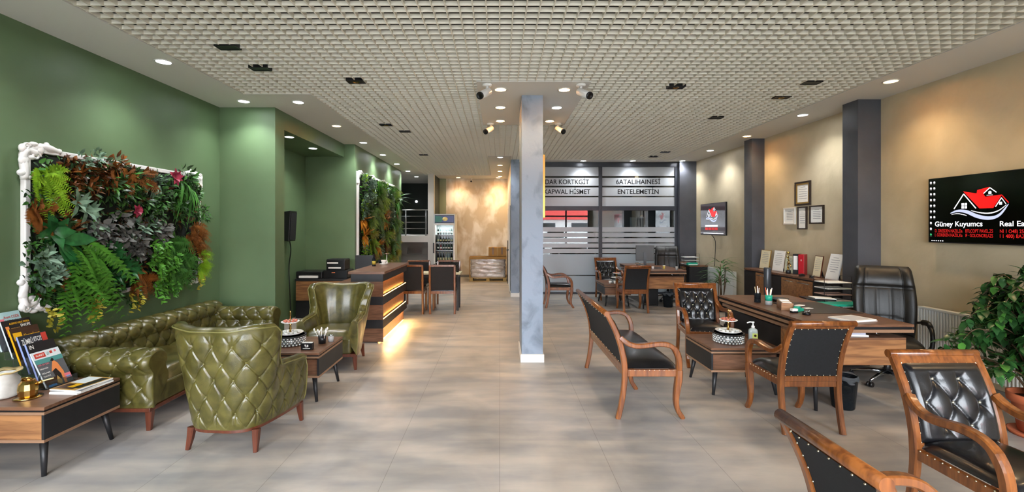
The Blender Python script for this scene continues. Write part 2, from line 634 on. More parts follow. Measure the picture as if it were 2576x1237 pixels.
struct(MB().box(XR - 0.012, XR, YF, 11.2, 0, 0.08), 'baseboard_right', M_grey, 'grey skirting of beige wall')

# ceiling: plaster border around an open cell grid
sf = MB()
T = ZC + 0.05
for x0, x1, y0, y1 in ((XL, -3.12, YF, 5.56), (XL, -2.3, 5.56, 6.17), (XP, -2.3, 6.17, 13.1), (4.12, XR, YF, 10.95), (0.27, XR, 10.95, YG + 0.3),
                       (-0.27, 0.27, 10.4, 14.2), (-5.2, 0.45, 14.2, YB), (-5.2, -2.3, 13.1, 14.2), (-0.26, 1.02, 5.08, 7.22), (-5.2, -2.0, YB, 17.0)):
    sf.box(x0, x1, y0, y1, ZC, T)
struct(sf, 'ceiling', M_soffit, 'pale plaster ceiling border with round downlights')
struct(MB().box(-5.4, 6.4, YF - 0.2, 17.2, 3.75, 3.9), 'ceiling_slab', M_slab, 'dark slab above the open ceiling grid')
gr = MB()
gx0, gx1, gy0, gy1 = -3.12, 4.12, YF, 14.2
hole = (-0.26, 1.02, 5.08, 7.22)
p = 0.1
tz0, tz1, hw_ = ZC + 0.004, ZC + 0.041, 0.0045


def segs(lo, hi, cuts):
    out = [(lo, hi)]
    for a, b in cuts:
        nxt = []
        for s, e in out:
            if b <= s or a >= e:
                nxt.append((s, e))
            else:
                if a > s:
                    nxt.append((s, a))
                if b < e:
                    nxt.append((b, e))
        out = nxt
    return out


k = 0
x = gx0 + 0.02
while x < gx1:
    cuts = []
    if hole[0] < x < hole[1]:
        cuts.append((hole[2], hole[3]))
    if x < -2.3:
        cuts.append((5.56, 99))
    if x > 0.27:
        cuts.append((10.95, 99))
    elif x > -0.27:
        cuts.append((10.4, 99))
    for a, b in segs(gy0, gy1, cuts):
        gr.box(x - hw_, x + hw_, a, b, tz0, tz1)
    x += p
y = gy0 + 0.05
while y < gy1:
    cuts = []
    if hole[2] < y < hole[3]:
        cuts.append((hole[0], hole[1]))
    if y > 5.56:
        cuts.append((-9, -2.3))
    if y > 10.95:
        cuts.append((0.27, 9))
    if y > 10.4:
        cuts.append((-0.27, 0.27))
    for a, b in segs(gx0, gx1, cuts):
        gr.box(a, b, y - hw_, y + hw_, tz0 + 0.0015, tz1 - 0.0015)
    y += p
struct(gr, 'ceiling_grid', M_gridm, 'beige open cell ceiling grid')

# shopfront behind the camera, the street beyond it
sfw = MB().box(-5.4, -3.7, YF - 0.2, YF, 0, 3.9).box(4.7, 6.4, YF - 0.2, YF, 0, 3.9).box(-3.7, 4.7, YF - 0.2, YF, 2.95, 3.9)
struct(sfw, 'wall_front', M_plaster, 'wall around the shop window')
fr = MB()
for xx in (-3.7, -1.3, 1.1, 3.44, 4.62):
    fr.box(xx, xx + 0.08, YF - 0.14, YF - 0.06, 0, 2.95)
fr.box(-3.7, 4.7, YF - 0.14, YF - 0.06, 0, 0.1).box(-3.7, 4.7, YF - 0.14, YF - 0.06, 2.2, 2.28).box(-3.7, 4.7, YF - 0.14, YF - 0.06, 2.87, 2.95)
shopf = struct(fr, 'window_2', M_frame, 'dark framed shop window behind the viewer')
MB().box(-3.66, 4.66, YF - 0.104, YF - 0.098, 0.05, 2.9).build('pane', M_shop, shopf)
struct(MB().box(-40, 40, -45, YF - 0.2, -0.25, -0.12), 'street', pm('asphalt', '8d8c8a', 0.9), 'street outside the shop window')

# street building and parked van seen only as reflections in the glass partition
bl = thing('street_building', 'low white building with a long red fascia across the street, mirrored in the glass partition', 'building', (7.0, -20.0, -0.12))
MB().box(-9, 11, -3, 0, 0, 5.0).build('wall', M_white, bl)
MB().box(-9.2, 11.2, -3.1, 0.35, 2.5, 4.0).build('fascia', pm('red_fascia', 'c03a34', 0.5), bl, bevel=0.03)
for i in range(5):
    w = MB().box(-7.5 + i * 3.6, -5.4 + i * 3.6, 0.0, 0.04, 0.6, 2.2).build('window', M_frame, bl)
    MB().box(-7.4 + i * 3.6, -5.5 + i * 3.6, 0.04, 0.05, 0.7, 2.1).build('pane', M_screen, w)
van = thing('van', 'white van parked in the street, mirrored in the glass partition', 'van', (4.2, -9.5, -0.12))
MB().prism([(-2.2, 0.4), (-2.3, 0.9), (-1.5, 1.05), (-0.9, 1.75), (1.9, 1.8), (2.2, 1.5), (2.25, 0.4)], 'y', -0.85, 0.85).build('body', pm('van_paint', 'f2f2f2', 0.3), van, bevel=0.08)
for s in (-1, 1):
    MB().prism([(-1.2, 1.08), (-0.8, 1.6), (0.2, 1.62), (0.2, 1.08)], 'y', s * 0.83, s * 0.87).build('side_window', M_screen, van)
    for wx in (-1.45, 1.45):
        MB().lathe([(0.2, -0.1), (0.33, -0.1), (0.33, 0.1), (0.2, 0.1)], n=20, M=xf((wx, s * 0.78, 0.33), rx=90)).build('wheel', M_plastic, van)

# ------------------------------------------------------------------ glass partition (window_1)
g0, g1 = 0.47, 4.41
gf = MB()
gf.box(g0, g1, YG - 0.04, YG + 0.04, 3.15, ZC - 0.001).box(g0, g1, YG - 0.04, YG + 0.04, 2.07, 2.18).box(g0, g1, YG - 0.04, YG + 0.04, 0.0, 0.05)
gf.box(2.455, 2.54, YG - 0.045, YG + 0.045, 0.05, 3.15).box(4.34, g1, YG - 0.045, YG + 0.045, 0.05, 3.15).box(g0, g0 + 0.06, YG - 0.045, YG + 0.045, 0.05, 3.15)
win = struct(gf, 'window_1', M_frame, 'tall glass partition with frosted bands and black lettering', bevel=0.004)
for a, b in ((g0 + 0.06, 2.455), (2.54, 4.34)):
    for z0, z1 in ((0.05, 2.07), (2.18, 3.15)):
        MB().box(a, b, YG - 0.004, YG + 0.004, z0, z1).build('pane', M_pane, win)
    film = MB()
    ups = [3.15, 2.93, 2.885, 2.685, 2.645, 2.435, 2.40, 2.18]
    for i in range(0, 8, 2):
        film.box(a, b, YG - 0.007, YG - 0.0042, ups[i + 1], ups[i])
    los = [1.66, 1.545, 1.515, 1.415, 1.385, 1.28, 1.255, 1.15, 1.12, 1.015]
    for i in range(0, 10, 2):
        film.box(a, b, YG - 0.007, YG - 0.0042, los[i + 1], los[i])
    film.build('frosted_band', M_film, win)
    MB().box(a, b, YG - 0.007, YG - 0.0042, 0.47, 0.985).box(a, b, YG - 0.007, YG - 0.0042, 0.05, 0.45).build('frosted_panel', M_film2, win)
    st = MB()
    for z in (3.0,):
        pass
for s, x0, x1, z in (('DAR KORTKGİT', 1.13, 2.22, 2.727), ('KAPWAL HİSMET', 1.10, 2.25, 2.483), ('6ATALIHAINE5İ', 2.89, 3.99, 2.727), ('ENTELEMETİN', 2.93, 3.95, 2.483)):
    text(s, x0, z, 0.115, M_ink, win, width=x1 - x0, y=YG - 0.0085, off=0.018)
# room behind the glass
struct(MB().box(0.45, 5.0, YG + 3.4, YG + 3.5, 0, 3.75).box(5.0, 5.1, YG + 0.3, YG + 3.5, 0, 3.75), 'wall_back_office', M_grey, 'grey wall of the room behind the glass partition')
struct(MB().box(0.45, 5.0, YG + 0.3, YG + 3.4, 3.3, 3.35), 'ceiling_back_office', M_soffit, 'ceiling of the room behind the glass partition')
solo(MB().box(-0.1, 0.1, -0.012, 0, -0.18, 0.18), 'paper_notice', M_paper, 'white paper notice on the wall seen through the glass partition', 'notice', (4.3, YG + 3.38, 1.8))

# door in the corridor wall
dr = struct(MB().box(0.25, 0.27, 11.75, 12.75, 0, 2.2).box(0.25, 0.27, 13.3, 13.42, 0, 2.2).box(0.25, 0.27, 14.28, 14.4, 0, 2.2), 'door_1', M_white, 'white door in the corridor wall')
MB().box(0.255, 0.268, 11.42, 11.5, 0, 2.2).build('seal', M_plastic, dr)
MB().box(0.19, 0.25, 12.55, 12.58, 1.02, 1.05).box(0.19, 0.21, 12.45, 12.58, 1.02, 1.05).build('door_handle', M_plastic, dr)
struct(MB().box(0.235, 0.268, 13.42, 14.28, 0, 1.25), 'door_2', M_plastic, 'black low door panel in the corridor wall')

# ------------------------------------------------------------------ downlights
ORD = ['nearest', 'second', 'third', 'fourth', 'fifth', 'sixth', 'seventh', 'eighth']


def downlight(x, y, z, warm, label, power=None, group=None):
    t = thing('downlight', label, 'ceiling light', (x, y, z), 0, group)
    MB().lathe([(0.062, -0.001), (0.078, -0.001), (0.08, -0.006), (0.066, -0.010), (0.062, -0.006)], n=28, caps=False).build('trim_ring', M_white, t)
    MB().lathe([(1e-6, -0.0045), (0.064, -0.0045)], n=28).build('diffuser', M_lampW if warm else M_lampC, t)
    l = bpy.data.lights.new('bulb', 'SPOT')
    l.energy = power if power else (WARM if warm else COOL)
    l.color = (1.0, 0.74, 0.44) if warm else (0.93, 0.97, 1.0)
    l.spot_size = math.radians(128)
    l.spot_blend = 0.9
    l.shadow_soft_size = 0.05
    lo = bpy.data.objects.new('bulb', l)
    COL.objects.link(lo)
    lo.parent = t
    lo.location = (0, 0, -0.03)
    return t


def row(pts, text_, group):
    for i, q in enumerate(pts):
        x, y, warm = q[:3]
        downlight(x, y, ZC, warm, text_.format(ORD[i] + (' from the front' if i else ''), 'warm' if warm else 'cool white'), q[3] if len(q) > 3 else None, group)


row([(-3.28, 1.5, 0), (-3.28, 3.0, 0), (-3.28, 4.46, 0), (-3.28, 5.86, 0)], '{1} downlight above the sofa, {0}', 'downlights above the sofa')
row([(-2.6, 5.9, 0), (-2.6, 7.28, 1), (-2.6, 8.71, 0), (-2.6, 10.18, 0), (-2.62, 11.64, 0), (-2.63, 13.1, 0), (-2.65, 14.55, 0)],
    '{1} downlight along the green wall and bar, {0}', 'downlights along the green wall')
row([(4.33, 2.1, 1), (4.33, 3.6, 1), (4.33, 5.06, 1), (4.36, 6.58, 0), (4.38, 8.1, 1), (4.42, 9.6, 0)], '{1} downlight along the beige wall, {0}', 'downlights along the beige wall')
for i, (x, n) in enumerate(((2.03, 'leftmost'), (3.23, 'middle'), (4.43, 'rightmost'))):
    downlight(x, 11.09, ZC, 0, 'cool white round downlight just before the glass partition, %s of three' % n, None, 'downlights before the glass partition')
for x, y, w, n in ((0.01, 5.36, 1, 'front left'), (0.76, 5.37, 1, 'front right'), (0.01, 6.16, 1, 'middle left'), (0.77, 6.17, 0, 'middle right'), (0.01, 6.94, 1, 'rear left'), (0.76, 6.95, 1, 'rear right')):
    downlight(x, y, ZC, w, '%s downlight in the plate around the pillar, %s one' % ('warm' if w else 'cool white', n), 30, 'downlights around the pillar')
for i, y in enumerate((10.53, 11.87, 13.12, 14.44)):
    downlight(0.01, y, ZC, i > 0, '%s downlight in the corridor ceiling strip, %s from the front' % ('warm' if i else 'cool white', ORD[i]), 40, 'downlights in the corridor')
downlight(-1.34, 14.8, ZC, 1, 'warm round downlight left above the cream back wall', 42)
downlight(-0.05, 14.85, ZC, 1, 'warm round downlight right above the cream back wall', 42)
downlight(-3.2, 6.95, 3.03, 0, 'cool white round downlight in the alcove, nearer one', 34, 'downlights in the alcove')
downlight(-3.25, 7.95, 3.03, 0, 'cool white round downlight in the alcove, farther one', 34, 'downlights in the alcove')

# square spot fittings set into the grid
SP = [(-2.45, 4.12, 0, 'left part, nearest'), (-2.45, 4.68, 0, 'left part, second from the front'), (-1.6, 5.09, 1, 'left part, first with a gold reflector'),
      (-1.8, 7.25, 1, 'left part, gold one before the bar'), (-1.6, 7.73, 0, 'left part, small dark one above the bar'), (-1.7, 10.24, 1, 'left part, farthest'),
      (3.5, 5.13, 0, 'right part, nearest to the beige wall'), (3.52, 5.71, 1, 'right part, gold one near the beige wall'), (2.04, 5.29, 1, 'right part, gold one right of the pillar'),
      (3.2, 6.77, 0, 'right part, dark one before the certificates'), (3.57, 9.86, 0, 'right part, last but one before the glass'), (3.53, 10.5, 0, 'right part, farthest before the glass')]
for x, y, gold, n in SP:
    t = thing('recessed_spotlight', 'square recessed spot fitting in the ceiling grid, ' + n, 'ceiling light', (x, y, ZC), 0, 'square fittings in the ceiling grid')
    MB().box(-0.095, 0.095, -0.055, -0.047, -0.004, 0.06).box(-0.095, 0.095, 0.047, 0.055, -0.004, 0.06).box(-0.095, -0.087, -0.047, 0.047, -0.004, 0.06).box(0.087, 0.095, -0.047, 0.047, -0.004, 0.06).build('housing', M_plastic, t)
    MB().box(-0.087, 0.087, -0.047, 0.047, 0.001, 0.06).build('back_plate', M_ink, t)
    if gold:
        MB().lathe([(0.018, 0.0), (0.032, -0.001), (0.036, -0.004)], n=16, caps=False).build('reflector', M_gold, t)

# security cameras
def cctv(x, y, z, rz, label, s=1.0, group='security cameras on the pillar plate'):
    t = thing('security_camera', label, 'camera', (x, y, z), rz, group)
    MB().lathe([(0.045 * s, 0), (0.045 * s, -0.012 * s), (0.03 * s, -0.02 * s)], n=18).sweep([(0, 0, -0.015 * s), (0, 0.0, -0.05 * s), (0, -0.02 * s, -0.075 * s)], 0.014 * s, 10).build('bracket', M_white, t)
    M = Matrix.Translation((0, -0.03 * s, -0.085 * s)) @ Matrix.Rotation(math.radians(118), 4, 'X')
    MB().lathe([(0.026 * s, -0.07 * s), (0.034 * s, -0.06 * s), (0.034 * s, 0.075 * s), (0.03 * s, 0.08 * s)], n=18, M=M).build('body', M_white, t)
    MB().lathe([(0.033 * s, 0.078 * s), (0.033 * s, 0.098 * s), (0.026 * s, 0.092 * s), (1e-6, 0.088 * s)], n=18, M=M).build('lens', M_plastic, t)


cctv(-0.14, 5.18, ZC, -35, 'white bullet security camera at the front left corner of the pillar plate', 1.25)
cctv(0.92, 5.18, ZC, 35, 'white bullet security camera at the front right corner of the pillar plate', 1.25)
cctv(-0.14, 7.12, ZC, -35, 'white bullet security camera at the rear left corner of the pillar plate', 1.2)
cctv(0.91, 7.12, ZC, 30, 'white bullet security camera at the rear right corner of the pillar plate', 1.2)
cctv(-0.93, 15.02, ZC, 0, 'small security camera at the top of the cream back wall', 0.9, None)

# gold framed panel on the side of the pillar
t = thing('framed_panel', 'gold framed black panel hung on the right side of the middle pillar', 'picture', (0.53, 5.92, 2.16))
MB().box(0.0, 0.02, -0.24, 0.24, -0.36, 0.36).build('panel', M_ink, t)
MB().box(0.0, 0.032, -0.27, -0.24, -0.39, 0.39).box(0.0, 0.032, 0.24, 0.27, -0.39, 0.39).box(0, 0.032, -0.24, 0.24, 0.36, 0.39).box(0, 0.032, -0.24, 0.24, -0.39, -0.36).build('frame', M_goldp, t, bevel=0.003)

# ------------------------------------------------------------------ wooden armchairs and bench
def wood_chair(name, label, width, pattern, loc, rz, bench=False, group=None, nails=True):
    """front faces local -Y; rear feet at y=+.25"""
    t = thing(name, label, 'bench' if bench else 'armchair', loc, rz, group)
    hw = width / 2 - 0.02
    yz = lambda x, tt, z: (x, 0.25 - tt, z)
    rear_lo = [(-0.03, 0), (-0.005, 0.1), (0.015, 0.22), (0.027, 0.32), (0.03, 0.40)]
    post = [(0.03, 0.40), (0.022, 0.5), (0.0, 0.61), (-0.035, 0.72), (-0.08, 0.82), (-0.122, 0.90)]
    bf = MB()
    for s in (-1, 1):
        MB().sweep([yz(s * hw, a, b) for a, b in cr_yz(rear_lo, 8)], [(0.02, 0.021 + 0.004 * i / 8) for i in range(9)], side=(1, 0, 0), rect=True, smooth=False).build('leg', M_wood_red, t)
        bf.sweep([yz(s * hw, a, b) for a, b in cr_yz(post, 14)], [(0.02, 0.026 - 0.006 * i / 14) for i in range(15)], side=(1, 0, 0), rect=True, smooth=False)
    # crest: flat front board and a rolled top
    bf.sweep([yz(-hw + 0.018, -0.103, 0.872), yz(hw - 0.018, -0.103, 0.872)], (0.026, 0.011), side=(0, 0.42, 0.9), rect=True, smooth=False)
    bf.sweep([yz(-hw - 0.022, -0.128, 0.905), yz(hw + 0.022, -0.128, 0.905)], 0.024, 14, side=(0, 0, 1))
    bf.sweep([yz(-hw + 0.018, 0.028, 0.43), yz(hw - 0.018, 0.028, 0.43)], (0.022, 0.016), side=(0, 0, 1), rect=True, smooth=False)
    bf.build('back_frame', M_wood_red, t)
    # front cabriole legs
    fleg = [(0.535, 0.0), (0.518, 0.025), (0.485, 0.08), (0.472, 0.16), (0.482, 0.26), (0.495, 0.34), (0.497, 0.42)]
    frad = [0.017, 0.019, 0.019, 0.022, 0.026, 0.028, 0.028]
    xs = [-hw, hw] + ([0.0] if bench else [])
    for x in xs:
        n = 14
        pp = cr_yz(fleg, n)
        if x == 0.0:
            pp = [(a - 0.19, b) for a, b in pp]
        rr = [(lerp_tab([(i / 6, r) for i, r in enumerate(frad)], i / n), lerp_tab([(i / 6, r * 1.05) for i, r in enumerate(frad)], i / n)) for i in range(n + 1)]
        MB().sweep([yz(x, a, b) for a, b in pp], rr, side=(1, 0, 0), rect=True, smooth=False).build('leg', M_wood_red, t)
    arm = [(0.497, 0.42), (0.496, 0.49), (0.482, 0.555), (0.445, 0.615), (0.385, 0.645), (0.3, 0.65), (0.2, 0.637), (0.12, 0.633), (0.06, 0.65), (0.02, 0.675), (-0.008, 0.70)]
    for s in (-1, 1):
        n = 30
        pts = [yz(s * (hw + 0.022 * math.sin(math.pi * i / n)), a, b) for i, (a, b) in enumerate(cr_yz(arm, n))]
        rr = [(0.024, 0.021 if i > 8 else 0.025) for i in range(n + 1)]
        MB().sweep(pts, rr, side=(1, 0, 0), rect=True, smooth=False).build('arm', M_wood_red, t)
    # seat frame
    f = MB()
    f.box(-hw + 0.02, hw - 0.02, -0.265, -0.235, 0.365, 0.425)
    for s in (-1, 1):
        f.box(min(s * (hw - 0.016), s * (hw + 0.012)), max(s * (hw - 0.016), s * (hw + 0.012)), -0.225, 0.2, 0.365, 0.425)
    f.box(-hw + 0.02, hw - 0.02, 0.205, 0.235, 0.365, 0.41)
    f.build('seat_frame', M_wood_red, t, bevel=0.004)
    # cushion
    N, K = 22, 26
    rows = []
    for i in range(N + 1):
        r = []
        u = -1 + 2 * i / N
        for j in range(K + 1):
            v = -1 + 2 * j / K
            ex = 1 - abs(u) ** 6
            ey = 1 - abs(v) ** 6
            x = u * (hw - 0.022) * (1.0)
            yv = -0.012 + v * 0.245
            hz = 0.425 + 0.075 * min(1, (max(0, ex * ey)) ** 0.42) * (0.78 + 0.22 * (1 - u * u) * (1 - v * v))
            r.append((x, yv, hz))
        rows.append(r)
    MB().grid(rows).build('seat', M_blea, t)
    # upholstered back: tufted front, plain rear
    pc = cr_yz(post, 90)
    z0, z1 = 0.455, 0.862
    sec = [q for q in pc if z0 <= q[1] <= z1]
    nu = max(40, int(width / 0.007))
    fr_, bk = [], []
    tw = hw - 0.022
    du, dv, voff, uoff = pattern
    for (a, z) in sec:
        v = (z - z0) / (z1 - z0)
        rf, rb = [], []
        for i in range(nu + 1):
            u = -1 + 2 * i / nu
            edge = min(1.0, (1 - abs(u)) * tw / 0.035) * min(1.0, min(v, 1 - v) * (z1 - z0) / 0.035)
            edge = math.sin(max(0, edge) * math.pi / 2) ** 0.7
            inner = min(1.0, max(0.0, ((1 - abs(u)) * tw - 0.03) / 0.035)) * min(1.0, max(0.0, (min(v, 1 - v) * (z1 - z0) - 0.035) / 0.04))
            tf = tuft(u * tw + uoff, z - z0 - voff, du, dv)
            d = 0.012 + edge * 0.03 - inner * 0.036 * (1 - tf)
            rf.append((u * tw, 0.25 - a - d, z))
            rb.append((u * tw, 0.25 - a + 0.012, z))
        fr_.append(rf)
        bk.append(rb)
    m = MB().grid(fr_)
    b = m.build('backrest', M_blea, t)
    MB().grid(bk).build('back_panel', M_bfab, t)
    # brass nails
    nb = []
    def nail(lst, p_):
        lst.append(p_)
    step = 0.11 if bench else 0.05
    nz = int((z1 - z0) / step)
    for s in (-1, 1):
        for k_ in range(nz + 1):
            a, z = sec[min(len(sec) - 1, int(k_ / nz * (len(sec) - 1)))]
            nail(nb, (s * (tw - 0.004), 0.25 - a + 0.013, z))
            nail(nb, (s * (tw - 0.003), 0.25 - a - 0.012, z))
    nx = int(2 * tw / step)
    for k_ in range(nx + 1):
        x = -tw + 2 * tw * k_ / nx
        for q in (sec[0], sec[-1]):
            nail(nb, (x, 0.25 - q[0] + 0.013, q[1] + (0.004 if q is sec[0] else -0.004)))
        nail(nb, (x, 0.25 - sec[-1][0] - 0.013, sec[-1][1] - 0.003))
        nail(nb, (x, -0.262, 0.43))
    for s in (-1, 1):
        for k_ in range(10):
            nail(nb, (s * (hw + 0.013), -0.2 + k_ * 0.042, 0.422))
    if nails:
        scatter('nail', M_brass, nb, 0.0045, t, 6, 4)
    bt = []
    for j in range(-6, 12):
        for i in range(-40, 41):
            uu = (i + 0.5 * (j % 2)) * du
            x, z = uu - uoff, z0 + voff + j * dv
            if abs(x) < tw - 0.05 and z0 + 0.05 < z < z1 - 0.05:
                a = min(sec, key=lambda q: abs(q[1] - z))[0]
                bt.append((x, 0.25 - a - 0.015, z))
    scatter('button', M_brass if not bench else M_blea, bt, (0.008, 0.006, 0.008), t)
    return t


def cr_yz(pts, n):
    return [(q.x, q.y) for q in cr([(a, b, 0) for a, b in pts], n)]


P343 = (0.107, 0.098, 0.105, 0.0)
P232 = (0.150, 0.118, 0.09, 0.075)
wood_chair('wooden_armchair', 'wooden armchair with plain black back at the near end of the big desk', 0.5, P343, (2.505, 3.92, 0), 180)
wood_chair('wooden_armchair', 'wooden armchair with tufted black back facing us across the coffee table by the big desk', 0.52, P343, (2.50, 5.62, 0), -8)
wood_chair('wooden_armchair', 'large tufted black leather wooden armchair facing us in the right foreground', 0.52, P232, (2.56, 2.33, 0), 0)
wood_chair('wooden_armchair', 'wooden armchair cut off by the bottom edge, its rolled top rail nearest to us', 0.5, P343, (1.495, 1.57, 0), 90)
wood_chair('wooden_armchair', 'wooden armchair seen from the side, half hidden behind the middle pillar', 0.52, P343, (1.23, 9.6, 0), 90, nails=False)
wood_chair('wooden_armchair', 'wooden armchair with plain black back standing before the far desk', 0.5, P343, (2.63, 9.08, 0), 180, nails=False)
wood_chair('wooden_armchair', 'wooden armchair with tufted back against the glass partition beside the far desk', 0.52, P343, (2.53, 10.6, 0), 0, nails=False)
wood_chair('wooden_bench', 'long black upholstered wooden bench with curved arms beside the middle pillar', 1.47, (0.13, 0.1, 0.1, 0.0), (1.30, 4.665, 0), 90, True)

# ------------------------------------------------------------------ olive wing armchairs
def wing_chair(label, loc, rz, tufted):
    t = thing('wing_armchair', label, 'armchair', loc, rz)
    half = [(0, 0.335), (0.10, 0.333), (0.19, 0.305), (0.25, 0.235), (0.285, 0.12), (0.31, -0.03), (0.325, -0.17), (0.328, -0.30)]
    hp = [(q.x, q.y) for q in cr([(a, b, 0) for a, b in half], 170)]
    pts = [(-x, y) for x, y in hp[:0:-1]] + hp
    n = len(pts)
    L = [0.0]
    for i in range(1, n):
        L.append(L[-1] + math.hypot(pts[i][0] - pts[i - 1][0], pts[i][1] - pts[i - 1][1]))
    tot = L[-1]
    mid = tot / 2
    hs = [(0, 0.93), (0.12, 0.932), (0.24, 0.95), (0.32, 0.945), (0.37, 0.90), (0.41, 0.78), (0.44, 0.67), (0.475, 0.61), (0.52, 0.60), (0.75, 0.585), (0.87, 0.565)]
    fl = [(0, 0.07), (0.15, 0.085), (0.28, 0.125), (0.36, 0.14), (0.45, 0.085), (0.55, 0.055), (0.87, 0.045)]
    rows, rim = [], []
    NO, NI = 130, 22
    zb = 0.175
    for i in range(n):
        s = L[i] - mid
        a = abs(s)
        p0, p1 = pts[max(i - 1, 0)], pts[min(i + 1, n - 1)]
        tx, ty = p1[0] - p0[0], p1[1] - p0[1]
        l = math.hypot(tx, ty)
        nx, ny = -ty / l, tx / l
        # outward normal
        if nx * pts[i][0] + ny * (pts[i][1] - 0.0) < 0 and True:
            nx, ny = -nx, -ny
        h = lerp_tab(hs, a)
        f = lerp_tab(fl, a)
        th = 0.075 if a > 0.5 else 0.085
        r = []
        off = lambda z: f * max(0, (z - zb) / (0.93 - zb)) ** 1.25
        def pt(o, z):
            return (pts[i][0] + nx * o, pts[i][1] + ny * o, z)
        for k in range(NO + 1):
            z = zb + (h - 0.03 - zb) * k / NO
            o = off(z)
            if tufted:
                fade = min(1.0, max(0.0, (h - 0.05 - z) / 0.05)) * min(1, max(0, (z - zb - 0.005) / 0.04))
                edge = min(1.0, max(0.0, (tot / 2 - a) / 0.06))
                o += -0.024 * (1 - tuft(s, z - 0.30, 0.136, 0.123, True)) * fade * edge + 0.010 * fade
                # vertical pleats running to the hem and to the rim
                if z < 0.30 or z > 0.80:
                    o -= 0.007 * fade * math.exp(-((((s / 0.136 + 0.5) % 1) - 0.5) / 0.05) ** 2)
            o += 0.010 * math.sin(math.pi * k / NO)
            r.append(pt(o, z))
        orim = off(h)
        for k in range(1, 9):
            g = math.pi * k / 8
            r.append(pt(orim - th / 2 + th / 2 * math.cos(g), h - 0.03 + 0.03 * math.sin(g)))
        for k in range(1, NI + 1):
            z = h - 0.03 - (h - 0.03 - 0.30) * k / NI
            tk = th + 0.025 * math.sin(math.pi * k / NI)
            r.append(pt(off(z) - tk, z))
        rows.append(r)
        rim.append((pt(orim + 0.004, h - 0.026), pt(orim - th * 0.98, h - 0.022)))
    m = MB().grid(rows)
    nr = len(rows[0])
    m.f.append(tuple(range(nr)))
    m.f.append(tuple((n - 1) * nr + k for k in range(nr - 1, -1, -1)))
    m.s += [False, False]
    m.m += [0, 0]
    m.build('shell', M_olea, t)
    pp = MB()
    pp.sweep([q[0] for q in rim], 0.0055, 6)
    pp.sweep([q[1] for q in rim], 0.0055, 6)
    for i in (0, n - 1):
        pp.sweep([rows[i][k] for k in range(0, NO + 1, 4)], 0.005, 6)
    pp.build('piping', M_opip, t)
    # seat cushion and front panel
    N, K = 20, 20
    g = []
    for i in range(N + 1):
        u = -1 + 2 * i / N
        r = []
        for j in range(K + 1):
            v = -1 + 2 * j / K
            e = max(0, (1 - abs(u) ** 8) * (1 - abs(v) ** 8)) ** 0.4
            r.append((u * 0.262, -0.06 + v * 0.265, 0.36 + 0.105 * e * (0.85 + 0.15 * (1 - v * v))))
        g.append(r)
    MB().grid(g).build('seat', M_olea, t)
    MB().box(-0.27, 0.27, -0.315, 0.24, 0.185, 0.37).build('front_panel', M_olea, t, bevel=0.025, seg=4)
    base = [(x * 0.985, y * 0.985) for x, y in pts]
    MB().prism(base, 'z', 0.15, 0.185).build('base_rail', M_wood_dk, t, bevel=0.004)
    for x, y, sp in ((-0.25, 0.255, 0.03), (0.25, 0.255, 0.03), (-0.305, -0.27, -0.012), (0.305, -0.27, -0.012)):
        sx = 0.012 if x > 0 else -0.012
        MB().sweep([(x, y, 0.16), (x + sx * 0.4, y + sp * 0.4, 0.08), (x + sx, y + sp, 0)], [(0.026, 0.026), (0.021, 0.021), (0.014, 0.014)], side=(1, 0, 0), rect=True, smooth=False).build('leg', M_wood_dk, t)
    if tufted:
        bt = []
        for j in range(0, 8):
            for i in range(-8, 9):
                s = (i + 0.5 * (j % 2)) * 0.136
                z = 0.30 + j * 0.123
                if abs(s) > tot / 2 - 0.06:
                    continue
                idx = min(range(n), key=lambda q: abs(L[q] - mid - s))
                h = lerp_tab(hs, abs(s))
                if z > h - 0.07:
                    continue
                k = (z - zb) / (h - 0.03 - zb) * NO
                q = rows[idx][max(0, min(NO, int(round(k))))]
                bt.append(q)
        scatter('button', M_opip, bt, 0.0085, t)
    return t


wing_chair('olive wing armchair with deep buttoned back turned toward us, left foreground', (-2.035, 3.66, 0), 176, True)
wing_chair('olive wing armchair with smooth high back facing us beside the reception bar', (-2.0, 5.58, 0), 2, False)

